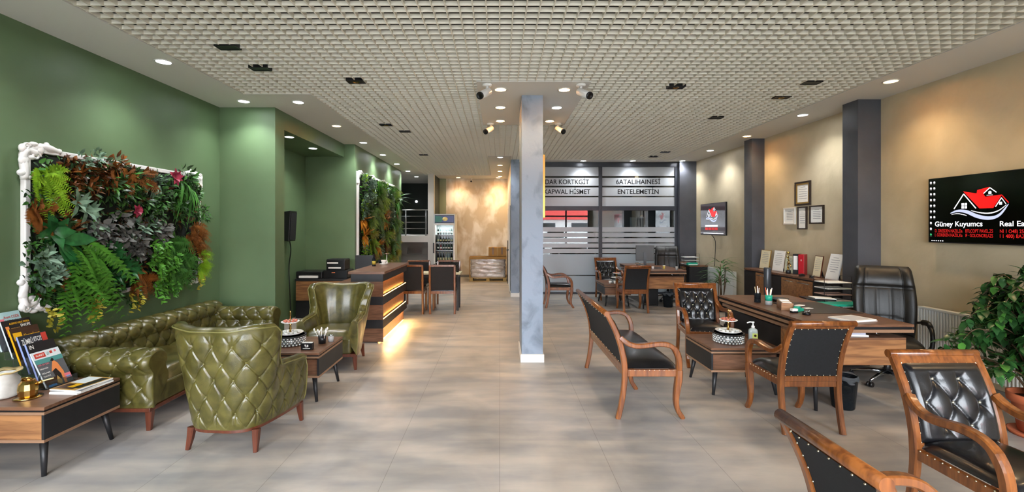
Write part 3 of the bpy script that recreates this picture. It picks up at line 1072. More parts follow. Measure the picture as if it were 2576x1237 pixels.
# ------------------------------------------------------------------ olive chesterfield sofa (front faces +X)
def sofa():
    t = thing('chesterfield_sofa', 'olive leather buttoned chesterfield sofa along the green wall', 'sofa', (-3.72, 3.64, 0))
    LN, DP = 2.22, 0.92      # local x: depth from the wall, y: along the wall
    zb = 0.19
    def section(front, thick, h, r):
        """cross-section (a,z): outer vertical, rolled top, inner vertical; a grows inwards"""
        pr = [(0.0 + front, zb)]
        pr += [(front, zb + (h - 2 * r - zb) * k / 12) for k in range(1, 13)]
        pr += [(front + r * 0.75 - r * 1.25 * math.cos(g), h - r + r * math.sin(g) * 1.0) for g in [(-0.55 + (math.pi + 1.1) * k / 22) for k in range(23)]]
        pr += [(front + thick, h - 2.2 * r - (h - 2.2 * r - 0.36) * k / 8) for k in range(1, 9)]
        return pr
    def strip(pr, a0, a1, mp, name, du, dv, cap0=True):
        n = int((a1 - a0) / 0.009)
        ln = [0.0]
        for (x0, z0), (x1, z1) in zip(pr, pr[1:]):
            ln.append(ln[-1] + math.hypot(x1 - x0, z1 - z0))
        # refine the cross-section
        fine = []
        tot = ln[-1]
        M_ = int(tot / 0.008)
        for k in range(M_ + 1):
            s = tot * k / M_
            i = max(j for j in range(len(ln)) if ln[j] <= s + 1e-9)
            i = min(i, len(pr) - 2)
            f = (s - ln[i]) / max(1e-9, ln[i + 1] - ln[i])
            fine.append((pr[i][0] + (pr[i + 1][0] - pr[i][0]) * f, pr[i][1] + (pr[i + 1][1] - pr[i][1]) * f, s))
        rows = []
        for i in range(n + 1):
            y = a0 + (a1 - a0) * i / n
            r = []
            for k, (a, z, s) in enumerate(fine):
                q0, q1 = fine[max(k - 1, 0)], fine[min(k + 1, len(fine) - 1)]
                tx, tz = q1[0] - q0[0], q1[1] - q0[1]
                l = math.hypot(tx, tz) or 1
                nx, nz = -tz / l, tx / l
                fade = min(1, s / 0.05) * min(1, (tot - s) / 0.05)
                e = min(y - a0, a1 - y)
                round_ = -0.03 * max(0, 1 - e / 0.05) ** 2
                d = 0.012 * fade - 0.030 * (1 - tuft(y, s - 0.16, du, dv, True)) * fade * min(1, e / 0.04) + round_
                r.append(mp(a + nx * d, y, z + nz * d))
            rows.append(r)
        m = MB().grid(rows)
        nr = len(fine)
        m.f += [tuple(range(nr - 1, -1, -1)), tuple(n * nr + k for k in range(nr))]
        m.s += [False, False]
        m.m += [0, 0]
        o = m.build(name, M_olea, t)
        bt = []
        for j in range(0, 12):
            for i in range(0, 40):
                y = (i + 0.5 * (j % 2)) * du
                s = 0.16 + j * dv
                if a0 + 0.05 < y < a1 - 0.05 and s < tot - 0.06:
                    ri = int(round((y - a0) / (a1 - a0) * n))
                    ki = int(round(s / tot * (len(fine) - 1)))
                    bt.append(rows[ri][ki])
        scatter('button', M_opip, bt, 0.010, o)
        return o
    back = section(0.03, 0.2, 0.73, 0.1)
    strip(back, 0.0 + 0.05, LN - 0.05, lambda a, y, z: (a, y, z), 'back', 0.165, 0.105)
    arm = section(0.06, 0.2, 0.655, 0.095)
    strip(arm, 0.06, DP, lambda a, y, z: (y, a - 0.02, z), 'arm', 0.165, 0.105)
    strip(arm, 0.06, DP, lambda a, y, z: (y, LN + 0.02 - a, z), 'arm', 0.165, 0.105)
    for k in range(2):
        N = 18
        g = []
        c, hwid = 0.24 + 0.435 + k * 0.87, 0.43
        for i in range(N + 1):
            u = -1 + 2 * i / N
            r = []
            for j in range(N + 1):
                v = -1 + 2 * j / N
                e = max(0, (1 - abs(u) ** 8) * (1 - abs(v) ** 8)) ** 0.4
                r.append((0.55 + v * 0.335, c + u * hwid, 0.33 + 0.13 * e))
            g.append(r)
        MB().grid(g[::-1]).build('seat_cushion', M_olea, t)
    MB().box(0.08, DP - 0.02, 0.08, LN - 0.08, zb, 0.35).build('seat_base', M_olea, t, bevel=0.02, seg=3)
    MB().box(0.05, DP - 0.01, 0.03, LN - 0.03, 0.165, zb + 0.005).build('base_rail', M_wood_dk, t, bevel=0.004)
    for x in (0.12, DP - 0.06):
        for y in (0.1, LN - 0.1):
            sy = -0.015 if y < 1 else 0.015
            MB().sweep([(x, y, 0.17), (x + 0.005, y + sy, 0)], [(0.03, 0.03), (0.017, 0.017)], side=(1, 0, 0), rect=True, smooth=False).build('leg', M_wood_dk, t)


sofa()

# ------------------------------------------------------------------ coffee tables (open shelf on local -Y, black sides)
def coffee_table(label, x0, x1, y0, y1, h=0.47, drawer=False):
    cx, cy = (x0 + x1) / 2, (y0 + y1) / 2
    w, d = x1 - x0, y1 - y0
    t = thing('coffee_table', label, 'coffee table', (cx, cy, 0))
    X, Y = w / 2, d / 2
    MB().box(-X, X, -Y, Y, h - 0.022, h).build('tabletop', M_wal, t, bevel=0.002)
    MB().box(-X + 0.006, X - 0.006, -Y + 0.006, Y - 0.006, h - 0.034, h - 0.022).build('shadow_gap', M_ink, t)
    c = MB().box(-X, X, -Y, Y, h - 0.052, h - 0.034).box(-X, X, -Y, Y, h - 0.235, h - 0.215)
    c.box(-X + 0.02, X - 0.02, Y - 0.02, Y - 0.004, h - 0.215, h - 0.052).box(-X + 0.02, X - 0.02, -0.01, 0.01, h - 0.215, h - 0.052)
    c.build('carcass', M_waledge, t, bevel=0.0015)
    for s in (-1, 1):
        MB().box(min(s * X * 0.998, s * (X - 0.018)), max(s * X * 0.998, s * (X - 0.018)), -Y + 0.001, Y - 0.001, h - 0.215, h - 0.052).build('side_panel', M_dark, t)
    if drawer:
        MB().box(-X + 0.019, X - 0.019, -Y + 0.003, -Y + 0.02, h - 0.213, h - 0.054).build('drawer_front', M_wal2, t)
    else:
        MB().box(-X + 0.02, X - 0.02, -Y + 0.05, -Y + 0.068, h - 0.215, h - 0.075).build('drawer_front', M_wal, t)
    for sx in (-1, 1):
        for sy in (-1, 1):
            px, py = sx * (X - 0.07), sy * (Y - 0.07)
            MB().sweep([(px, py, h - 0.235), (px + sx * 0.035, py + sy * 0.035, 0.0)], [0.024, 0.0135], 14).build('leg', M_dark, t)


coffee_table('walnut coffee table by the green wall holding magazines and a gold pot', -3.74, -2.99, 3.0, 3.6, 0.47, True)
coffee_table('walnut coffee table between the two olive wing armchairs', -2.7, -1.7, 4.3, 4.95)
coffee_table('walnut coffee table between the armchairs by the big desk, with sanitizer bottle', 2.07, 2.76, 4.47, 5.08)
coffee_table('walnut coffee table between the armchairs before the far desk', 2.18, 2.74, 9.54, 10.28)

# ------------------------------------------------------------------ executive desks
def desk(label, loc):
    """local origin at the near left floor corner; x across, y away"""
    t = thing('office_desk', label, 'desk', loc)
    w, d, h = 0.89, 1.8, 0.78
    MB().box(0, w, 0, d, h - 0.022, h).build('desktop', M_wal, t, bevel=0.002)
    MB().box(0.012, w - 0.012, 0.012, d - 0.012, h - 0.047, h - 0.022).build('shadow_gap', M_ink, t)
    MB().box(0.0, w, 0.0, d, h - 0.075, h - 0.047).build('desktop_edge', M_waledge, t, bevel=0.002)
    b = MB().box(0.03, w - 0.03, 0.05, 0.55, 0.63, 0.65)
    b.build('box_top', M_wal, t)
    MB().box(0.03, w - 0.03, 0.05, 0.55, 0.40, 0.63).build('end_panel', M_wal2, t, bevel=0.002)
    MB().box(0.07, 0.10, 0.55, d - 0.02, 0.30, 0.62).build('modesty_panel', M_dark, t)
    MB().box(0.04, 0.10, 0.02, d - 0.01, 0.645, 0.675).build('side_rail', M_waledge, t)
    MB().box(0.10, 0.13, 0.55, d - 0.02, 0.675, h - 0.075).build('recess_panel', M_ink, t)
    for yy in (0.12, d - 0.15):
        MB().sweep([(0.62, yy, h - 0.074), (0.66, yy - 0.01, 0.65)] if yy < 1 else [(0.62, yy, h - 0.074), (0.64, yy, 0.0)], 0.012, 10).build('support', M_chrome, t)
    for x, y in ((0.05, 0.08), (w - 0.05, 0.08), (0.05, d - 0.08), (w - 0.05, d - 0.08)):
        sx, sy = (-0.03 if x < 0.4 else 0.03), (-0.06 if y < 0.5 else 0.05)
        MB().sweep([(x, y, 0.42), (x + sx, y + sy, 0)], [0.026, 0.014], 14).build('leg', M_dark, t)
    return t


desk('big walnut and black office desk with green pencil cup and papers', (2.83, 4.1, 0))
desk('far walnut office desk with a monitor before the glass partition', (2.9, 9.27, 0))
# desk return with files beside the big desk
t = thing('desk_return', 'low side return of the big desk carrying the green folder and letter trays', 'side table', (3.74, 5.32, 0))
MB().box(0, 0.63, 0, 0.62, 0.685, 0.71).build('tabletop', M_wal, t, bevel=0.002)
MB().box(0.01, 0.62, 0.01, 0.6, 0.655, 0.685).build('edge', M_waledge, t)
MB().box(0.02, 0.6, 0.04, 0.58, 0.03, 0.655).build('cabinet_body', M_dark, t)
MB().box(0.014, 0.02, 0.06, 0.56, 0.06, 0.63).build('door', M_wal2, t)


def credenza(label, loc, length, h, top_over=0.02):
    """front faces -X, local origin near end at the wall; y along the wall"""
    t = thing('credenza', label, 'cabinet', loc)
    D = 0.38
    MB().box(-D - top_over, 0, -0.01, length + 0.01, h - 0.03, h).build('worktop', M_wal, t, bevel=0.002)
    MB().box(-D, 0, 0, length, 0.06, h - 0.03).build('body', M_dark, t)
    MB().box(-D + 0.03, -0.01, 0.02, length - 0.02, 0.0, 0.06).build('plinth', M_ink, t)
    n = 6
    for i in range(n):
        a, b = length * i / n + 0.006, length * (i + 1) / n - 0.006
        brown = i in (1, 2, 4)
        o = MB().box(-D - 0.018, -D, a, b, 0.08, h - 0.05).build('door', M_wal2 if brown else M_dark, t)
        if brown:
            o['label'] = 'walnut door'
            MB().sweep([(-D - 0.03, a + 0.05, h - 0.09), (-D - 0.03, b - 0.05, h - 0.09)], 0.006, 8).build('handle', M_chrome, o)
    return t


credenza('long walnut and black credenza below the framed certificates', (4.79, 6.06, 0), 2.15, 0.93)
credenza('walnut and black credenza behind the far desk, beside the white radiator', (4.55, 10.0, 0), 1.15, 0.82, 0.02)

# ------------------------------------------------------------------ leather executive chairs
def exec_chair(label, loc, rz, plain):
    t = thing('executive_chair', label, 'office chair', loc, rz)
    N, K = 40, 44
    fr_, bk = [], []
    H0, H1 = 0.47, 1.22
    for i in range(K + 1):
        v = i / K
        z = H0 + (H1 - H0) * v
        hw = 0.265 * (0.93 + 0.1 * math.sin(math.pi * min(1, v * 1.05))) * (1 - 0.0 * v)
        cor = max(0, (v - 0.93) / 0.07)
        rf, rb = [], []
        for j in range(N + 1):
            u = -1 + 2 * j / N
            lean = 0.20 + 0.15 * v - 0.05 * math.sin(math.pi * v)
            edge = max(0, 1 - abs(u) ** 5) ** 0.5
            vert = max(0, 1 - (2 * abs(v - 0.5)) ** 14) ** 0.5
            th = 0.045 * edge * vert
            bol = 0.035 * max(0, (abs(u) - 0.62) / 0.38) * edge * vert
            head = 0.045 * max(0, math.sin(math.pi * min(1, max(0, (v - 0.70) / 0.30)))) ** 0.6 * edge
            d = th + bol + head
            if plain:
                d -= 0.012 * max(0, 1 - abs(((u * 3.5) % 1) - 0.5) / 0.09) * vert if abs(u) < 0.85 else 0
            else:
                for us in (-0.62, 0.62):
                    d -= 0.016 * max(0, 1 - abs(u - us) / 0.035)
                if v < 0.7:
                    for us in (-0.22, 0.22):
                        d -= 0.012 * max(0, 1 - abs(u - us) / 0.04)
                    d -= 0.010 * max(0, 1 - abs(v - 0.25 - 0.03 * math.cos(3 * u)) / 0.02) * (abs(u) < 0.62)
                d -= 0.02 * max(0, 1 - abs(v - 0.70) / 0.02)
            x = u * hw * (1 - 0.10 * cor * cor)
            curve = 0.05 * u * u
            rf.append((x, lean - d - curve, z))
            rb.append((x, lean + 0.055 * edge * vert - curve, z))
        fr_.append(rf)
        bk.append(rb)
    m = MB().grid(fr_)
    m.grid(bk[::-1])
    m.build('backrest', M_elea, t)
    sm = MB()
    if not plain:
        for us in (-0.62, 0.62):
            j = int((us + 1) / 2 * N)
            sm.sweep([(fr_[i][j][0], fr_[i][j][1] - 0.004, fr_[i][j][2]) for i in range(1, K)], 0.004, 6)
        sm.build('piping', M_plastic, t)
    g = []
    for i in range(21):
        u = -1 + i / 10
        r = []
        for j in range(21):
            v = -1 + j / 10
            e = max(0, (1 - abs(u) ** 6) * (1 - abs(v) ** 6)) ** 0.4
            r.append((u * 0.27, -0.06 + v * 0.27, 0.40 + 0.11 * e))
        g.append(r)
    MB().grid(g).build('seat', M_elea, t)
    MB().box(-0.22, 0.22, -0.27, 0.18, 0.375, 0.42).build('seat_pan', M_plastic, t, bevel=0.01)
    for s in (-1, 1):
        pp = cr([(s * 0.24, -0.16, 0.40), (s * 0.315, -0.17, 0.44), (s * 0.325, -0.16, 0.58), (s * 0.32, -0.08, 0.655), (s * 0.32, 0.05, 0.66), (s * 0.31, 0.18, 0.64), (s * 0.28, 0.27, 0.62)], 20)
        a = MB().sweep(pp, [(0.014, 0.02)] * 21, 10).build('armrest', M_plastic, t)
        MB().sweep(pp[9:17], [(0.022, 0.03)] * 8, 10).build('arm_pad', M_elea, a)
    MB().lathe([(0.03, 0.10), (0.03, 0.24), (0.02, 0.24), (0.02, 0.375)], n=16).build('gas_column', M_plastic, t)
    b = MB()
    for k in range(5):
        a = math.radians(72 * k + 20)
        ca, sa = math.cos(a), math.sin(a)
        b.sweep([(0, 0, 0.125), (0.15 * ca, 0.15 * sa, 0.11), (0.31 * ca, 0.31 * sa, 0.07)], [(0.022, 0.025), (0.018, 0.018), (0.012, 0.012)], 8)
    b.build('star_base', M_chrome, t)
    for k in range(5):
        a = math.radians(72 * k + 20)
        c = MB()
        for o in (-0.016, 0.016):
            c.lathe([(0.008, -0.009), (0.026, -0.009), (0.028, 0), (0.026, 0.009), (0.008, 0.009)], n=14, M=xf((0.31 * math.cos(a) - o * math.sin(a), 0.31 * math.sin(a) + o * math.cos(a), 0.028)) @ Matrix.Rotation(a + math.pi / 2, 4, 'Z') @ Matrix.Rotation(math.pi / 2, 4, 'Y'))
        c.lathe([(0.008, 0.03), (0.008, 0.075)], (0.31 * math.cos(a), 0.31 * math.sin(a), 0), 8)
        c.build('caster', M_plastic, t)


exec_chair('high-backed black leather executive chair behind the big desk', (4.12, 4.86, 0), -32, False)
exec_chair('black ribbed office chair behind the far desk', (3.81, 10.35, 0), -14, True)

# ------------------------------------------------------------------ reception bar
t = thing('reception_bar', 'walnut and black banded reception bar with glowing light strips', 'reception desk', (-1.67, 6.54, 0))
LB, WB = 1.68, 0.46
MB().box(-WB - 0.03, 0.03, -0.03, LB + 0.03, 0.985, 1.02).build('countertop', M_wal, t, bevel=0.002)
bands = [('black_band', 0.875, 0.985, M_dark), ('walnut_panel', 0.66, 0.875, M_wal), ('black_band', 0.54, 0.66, M_dark), ('walnut_panel', 0.325, 0.54, M_wal),
         ('black_band', 0.205, 0.325, M_dark), ('walnut_panel', 0.012, 0.205, M_wal)]
for nm, z0, z1, m in bands:
    ins = 0.0 if nm == 'black_band' else 0.055
    e = 0.0 if nm == 'black_band' else 0.004
    MB().box(-WB, 0.0 - ins, e, LB - e, z0, z1).build(nm, m, t, bevel=0.0015)
    if ins:
        MB().box(-0.058, -0.0, 0.004, 0.024, z0, z1).build('walnut_corner', M_wal, t)
for z in (0.8715, 0.6630, 0.5365, 0.3280, 0.2015):
    up = z in (0.663, 0.328)
    MB().box(-0.022, -0.014, 0.03, LB - 0.02, z - (0.0025 if up else 0), z + (0.0005 if up else 0.0028)).build('light_strip', M_led, t)
MB().box(-0.075, -0.06, 0.03, LB - 0.02, 0.009, 0.012).build('light_strip', M_led, t)
MB().box(-WB + 0.02, -0.08, 0.02, LB - 0.02, 0, 0.012).build('plinth', M_ink, t)
l = bpy.data.lights.new('toe_kick_glow', 'AREA')
l.shape = 'RECTANGLE'
l.size, l.size_y, l.energy, l.color = 0.10, LB - 0.1, 10, (1, 0.68, 0.30)
lo = bpy.data.objects.new('toe_kick_glow', l)
COL.objects.link(lo)
lo.parent = t
lo.location = (0.012, LB / 2, 0.19)
lo.rotation_euler = (0, math.radians(-18), 0)
MB().box(-1.0, -WB, 0.12, LB, 0.72, 0.745).build('worktop', M_wal, t)
MB().box(-1.0, -0.97, 0.14, LB - 0.02, 0.0, 0.72).build('end_panel', M_dark, t)

# things on the bar
t = thing('monitor', 'black computer monitor behind the reception bar', 'monitor', (-2.32, 7.85, 0.745), 0)
MB().box(-0.155, 0.155, -0.02, 0.02, 0.10, 0.43).build('casing', M_plastic, t, bevel=0.004)
MB().box(0.155, 0.161, -0.022, 0.022, 0.10, 0.43).build('side_edge', M_white, t)
MB().box(-0.145, 0.145, 0.02, 0.022, 0.11, 0.42).build('screen', M_screen, t)
MB().box(-0.03, 0.03, 0.02, 0.05, 0.01, 0.28).lathe([(0.11, 0), (0.11, 0.008), (0.03, 0.012)], n=24).build('stand', M_plastic, t)
t = thing('coffee_cup', 'white coffee cup on a saucer on the reception bar', 'cup', (-1.98, 7.8, 1.02), 30)
MB().lathe([(0.02, 0.012), (0.026, 0.016), (0.04, 0.05), (0.044, 0.075), (0.041, 0.075), (0.036, 0.05), (0.02, 0.02), (1e-6, 0.02)], n=24).build('bowl', M_white, t)
MB().sweep([(0.042, 0, 0.065), (0.065, 0, 0.06), (0.064, 0, 0.035), (0.038, 0, 0.03)], 0.005, 8).build('handle', M_white, t)
MB().lathe([(0.02, 0.004), (0.045, 0.0), (0.075, 0.012), (0.072, 0.014), (0.04, 0.007), (1e-6, 0.007)], n=28).build('saucer', M_white, t)
t = thing('bottle', 'slim dark bottle with a yellow label on the reception bar', 'bottle', (-2.05, 7.45, 1.02))
MB().lathe([(0.028, 0), (0.03, 0.01), (0.03, 0.11), (0.012, 0.15), (0.012, 0.19), (1e-6, 0.19)], n=18).build('glass', M_smoke, t)
MB().lathe([(0.0305, 0.03), (0.0305, 0.085)], n=18).build('label_band', pm('yellow_label', 'b09a3a', 0.5), t)
t = thing('mug', 'dark low bowl beside the white cup on the reception bar', 'bowl', (-2.08, 8.0, 1.02))
MB().lathe([(0.03, 0), (0.05, 0.03), (0.052, 0.06), (0.047, 0.06), (0.03, 0.015), (1e-6, 0.012)], n=22).build('bowl', M_smoke, t)
t = thing('flower_ornament', 'small red and white flower ornament at the far end of the reception bar', 'ornament', (-2.0, 8.1, 1.02))
MB().lathe([(0.035, 0), (0.035, 0.008), (0.006, 0.014), (0.006, 0.15)], n=16).build('stem', M_white, t)
f = MB()
for k in range(9):
    a = k * 0.7
    f.leaf((0, 0, 0.15), (math.cos(a), math.sin(a), 0.6), (0, 0, 1), 0.06, 0.03, 0.3, mi=k % 2)
f.build('petal', [pm('petal_red', 'b8402c', 0.5), M_white], t)

# ------------------------------------------------------------------ alcove: cabinet, printers, loudspeaker
t = thing('side_cabinet', 'walnut and black cabinet in the green alcove under the printers', 'cabinet', (-3.72, 8.3, 0))
MB().box(0, 0.98, 0, 0.55, 0.68, 0.72).build('worktop', M_dark, t, bevel=0.003)
MB().box(0.01, 0.97, 0.02, 0.54, 0.32, 0.68).build('body', M_wal2, t)
MB().box(0.01, 0.97, 0.02, 0.54, 0.0, 0.32).build('plinth', M_dark, t)
for k in range(2):
    d_ = MB().box(0.02 + k * 0.48, 0.485 + k * 0.48, 0.0, 0.02, 0.33, 0.67).build('door', M_wal2, t)
    MB().box(0.36 + k * 0.2, 0.4 + k * 0.2, -0.012, 0.0, 0.62, 0.635).build('handle', M_chrome, d_)
t = thing('printer', 'wide low black printer with a pale paper slot, left on the alcove cabinet', 'printer', (-3.47, 8.52, 0.72))
MB().box(-0.24, 0.24, -0.2, 0.18, 0, 0.13).build('body', M_plastic, t, bevel=0.015)
MB().box(-0.17, 0.17, -0.235, -0.19, 0.015, 0.055).build('paper_tray', M_paper, t)
t = thing('printer', 'black printer base unit at right on the alcove cabinet', 'printer', (-3.0, 8.52, 0.72))
MB().box(-0.22, 0.22, -0.19, 0.19, 0, 0.15).build('body', M_plastic, t, bevel=0.012)
MB().box(-0.06, 0.0, -0.2, -0.19, 0.10, 0.115).build('indicator', pm('orange_led', 'd07a50', 0.4), t)
t = thing('printer', 'small black printer with white stripes stacked topmost in the alcove', 'printer', (-3.0, 8.5, 0.87))
MB().box(-0.17, 0.17, -0.15, 0.15, 0.0, 0.19).build('body', M_plastic, t, bevel=0.012)
MB().box(-0.15, 0.05, -0.154, -0.15, 0.12, 0.145).box(-0.13, 0.1, -0.154, -0.15, 0.03, 0.055).build('paper_slot', M_paper, t)
MB().box(-0.165, 0.165, -0.14, 0.14, 0.19, 0.20).build('lid', M_dark, t, bevel=0.004)
t = thing('loudspeaker', 'black wall loudspeaker in the green alcove', 'loudspeaker', (-3.78, 8.02, 1.41))
MB().prism([(0.0, 0.02), (0.14, 0.0), (0.17, 0.53), (0.0, 0.51)], 'y', -0.13, 0.13).build('cabinet', M_plastic, t, bevel=0.008)
MB().prism([(0.1445, 0.03), (0.149, 0.03), (0.176, 0.5), (0.171, 0.5)], 'y', -0.11, 0.11).build('grille', M_bfab, t)
solo(MB().sweep(cr([(-3.70, 8.05, 1.42), (-3.70, 8.1, 1.25), (-3.755, 8.15, 0.95), (-3.73, 8.12, 0.6), (-3.755, 8.2, 0.3), (-3.74, 8.2, 0.012)], 30), 0.009, 8), 'speaker_cable', M_plastic, 'black cable hanging down from the alcove loudspeaker', 'cable')

# ------------------------------------------------------------------ dining set behind the bar
def dining_chair(label, loc, rz, back=None):
    t = thing('dining_chair', label, 'chair', loc, rz, 'chairs at the dining table behind the bar')
    hw, D = 0.235, 0.22
    for s in (-1, 1):
        MB().sweep([(s * hw, D, 0), (s * hw, D + 0.01, 0.45), (s * hw, D + 0.05, 0.93)], [(0.02, 0.02), (0.02, 0.022), (0.02, 0.017)], side=(1, 0, 0), rect=True, smooth=False).build('leg', M_wood_red, t)
        MB().sweep([(s * hw, -D, 0), (s * hw, -D, 0.42)], [(0.017, 0.017), (0.021, 0.021)], side=(1, 0, 0), rect=True, smooth=False).build('leg', M_wood_red, t)
    MB().box(-hw, hw, D + 0.03, D + 0.065, 0.905, 0.945).build('top_rail', M_wood_red, t, bevel=0.006)
    MB().box(-hw + 0.02, hw - 0.02, -D - 0.015, -D + 0.015, 0.37, 0.42).box(-hw - 0.01, -hw + 0.02, -D + 0.02, D - 0.02, 0.37, 0.42).box(hw - 0.02, hw + 0.01, -D + 0.02, D - 0.02, 0.37, 0.42).box(-hw + 0.02, hw - 0.02, D - 0.015, D + 0.025, 0.39, 0.44).build('seat_frame', M_wood_red, t)
    MB().box(-hw - 0.005, hw + 0.005, -D - 0.01, D - 0.02, 0.42, 0.475).build('seat', M_blea, t, bevel=0.018, seg=3)
    MB().prism([(D + 0.0, 0.46), (D + 0.035, 0.9), (D + 0.065, 0.9), (D + 0.03, 0.46)], 'x', -hw + 0.021, hw - 0.021).build('backrest', M_bfab, t, bevel=0.006)
    return t


dining_chair('wooden dining chair with black back, nearest to us at the table behind the bar', (-1.09, 8.93, 0), 180)
dining_chair('wooden dining chair with black back, partly hidden by the reception bar', (-1.70, 8.93, 0), 180)
dining_chair('wooden dining chair on the far side of the table, right one before the fridge', (-1.10, 9.62, 0), 0)
dining_chair('wooden dining chair on the far side of the table, left one', (-1.75, 9.62, 0), 0)
t = thing('dining_table', 'small dining table with a pale top between the wooden dining chairs', 'table', (-1.4, 9.27, 0))
MB().box(-0.62, 0.62, -0.23, 0.23, 0.715, 0.745).build('tabletop', M_paper2, t, bevel=0.003)
MB().box(-0.58, 0.58, -0.2, 0.2, 0.66, 0.715).build('apron', M_dark, t)
for sx in (-1, 1):
    for sy in (-1, 1):
        MB().box(sx * 0.565 - 0.02, sx * 0.565 + 0.02, sy * 0.18 - 0.02, sy * 0.18 + 0.02, 0, 0.66).build('leg', M_dark, t)
for x, n in ((-1.33, 'left'), (-0.86, 'right')):
    t = thing('sauce_bottle', 'small dark bottle on the dining table, %s one' % n, 'bottle', (x, 9.3, 0.745))
    MB().lathe([(0.03, 0), (0.035, 0.06), (0.02, 0.1), (0.012, 0.12), (0.012, 0.16), (1e-6, 0.165)], n=14).build('glass', M_plastic, t)
    MB().lathe([(0.0125, 0.14), (0.014, 0.165), (1e-6, 0.168)], n=12).build('cap', M_dark, t)

# ------------------------------------------------------------------ drinks fridge
FX, FY = -1.63, 13.5
t = thing('drinks_fridge', 'tall glass door drinks fridge with a blue header, before the cream wall', 'fridge', (FX, FY, 0))
hw = 0.32
c = MB().box(-hw, -hw + 0.04, -0.02, 0.56, 0.08, 2.05).box(hw - 0.04, hw, -0.02, 0.56, 0.08, 2.05).box(-hw + 0.04, hw - 0.04, 0.52, 0.56, 0.08, 2.05).box(-hw + 0.04, hw - 0.04, -0.02, 0.52, 2.01, 2.05)
c.box(-hw + 0.04, hw - 0.04, -0.02, 0.52, 0.08, 0.30).box(-hw + 0.04, hw - 0.04, 0.0, 0.52, 1.75, 1.79)
c.build('body', pm('fridge_enamel', 'c9ccca', 0.35), t, bevel=0.006)
MB().box(-hw + 0.04, hw - 0.04, 0.505, 0.52, 0.30, 1.75).build('liner', pm('fridge_liner', 'aeb8ba', 0.4), t)
hd = MB().box(-hw + 0.045, hw - 0.045, -0.03, -0.02, 1.80, 2.0).build('header_sign', pm('header_blue', '1c2450', 0.3, emit='1c2450', estr=0.5), t)
MB().lathe([(0.001, 0), (0.055, 0.0), (0.06, 0.004), (1e-6, 0.007)], n=24, M=xf((0.02, -0.03, 1.90), rx=90), sx=1.3).build('emblem', pm('emblem_gold', 'b8a468', 0.4, emit='b8a468', estr=0.4), hd)
MB().prism([(-0.27, -0.095), (-0.09, -0.095), (-0.02, 0.03), (-0.12, 0.09), (-0.27, 0.09)], 'y', -0.034, -0.0305, M=xf((0, 0, 1.9))).build('header_panel', pm('header_teal', '2a5a50', 0.4, emit='2a5a50', estr=0.4), hd)
d_ = MB().box(-hw + 0.01, -hw + 0.055, -0.06, -0.022, 0.30, 1.77).box(hw - 0.055, hw - 0.01, -0.06, -0.022, 0.30, 1.77).box(-hw + 0.055, hw - 0.055, -0.06, -0.022, 1.72, 1.77).box(-hw + 0.055, hw - 0.055, -0.06, -0.022, 0.30, 0.35).build('door', M_white, t, bevel=0.004)
MB().box(-hw + 0.055, hw - 0.055, -0.045, -0.04, 0.35, 1.72).build('door_glass', M_fglass, d_)
MB().box(-hw - 0.005, -hw + 0.03, -0.095, -0.062, 0.9, 1.2).build('door_handle', M_plastic, d_, bevel=0.005)
shz = [0.34, 0.62, 0.98, 1.2, 1.44]
for z in shz:
    MB().box(-hw + 0.045, hw - 0.045, 0.03, 0.5, z - 0.012, z).build('shelf', M_steel, t)
l = bpy.data.lights.new('fridge_tube', 'AREA')
l.shape = 'RECTANGLE'
l.size, l.size_y, l.energy, l.color = 0.5, 0.1, 5.5, (0.9, 1, 0.97)
lo = bpy.data.objects.new('fridge_tube', l)
COL.objects.link(lo)
lo.parent = t
lo.location = (0, 0.1, 1.74)
BCOL = [('bottle_green', '1c3a2c'), ('bottle_red', '8a2028'), ('bottle_clear', '8fa6a8'), ('bottle_dark', '15191a')]
BM = [pm(n, c, 0.12, trans=0.15) for n, c in BCOL]
BL = [pm('bottle_label_white', 'e4e6e0', 0.5), pm('bottle_label_cream', 'c8c79a', 0.5)]


def bottle_proto(mat, lab, h, label, group):
    t = thing('drink_bottle', label, 'bottle', (0, 0, 0), 0, group)
    MB().lathe([(0.026, 0), (0.03, 0.008), (0.03, h * 0.55), (0.012, h * 0.78), (0.011, h * 0.93), (1e-6, h * 0.93)], n=12).build('bottle_body', mat, t)
    MB().lathe([(0.0306, h * 0.22), (0.0306, h * 0.48)], n=12).build('bottle_label', lab, t)
    MB().lathe([(0.014, h * 0.92), (0.014, h), (1e-6, h)], n=10).build('cap', lab, t)
    return t


SHN = ['bottom', 'second', 'middle', 'fourth', 'top']
SHC = [[2, 2, 2, 2, 2, 2], [3, 3, 3, 2, 2, 3], [3, 1, 0, 0, 0, 0], [2, 3, 3, 3, 3, 2], [3, 2, 2, 2, 2, 0]]
CN = ['green', 'red', 'clear', 'dark']
for si, z in enumerate(shz):
    h = 0.29 if si == 1 else 0.2
    protos = {}
    for k in range(6):
        ci = SHC[si][k]
        loc = (FX - 0.2 + k * 0.08, FY + 0.1, z)
        if ci not in protos:
            cnt = SHC[si].count(ci)
            lb = '%s drink bottle%s on the %s shelf of the drinks fridge' % (CN[ci], '' if cnt == 1 else ' in the row', SHN[si])
            protos[ci] = bottle_proto(BM[ci], BL[si % 2], h, lb, 'bottles on the %s fridge shelf' % SHN[si])
            protos[ci].location = loc
        else:
            copy_tree(protos[ci], loc)

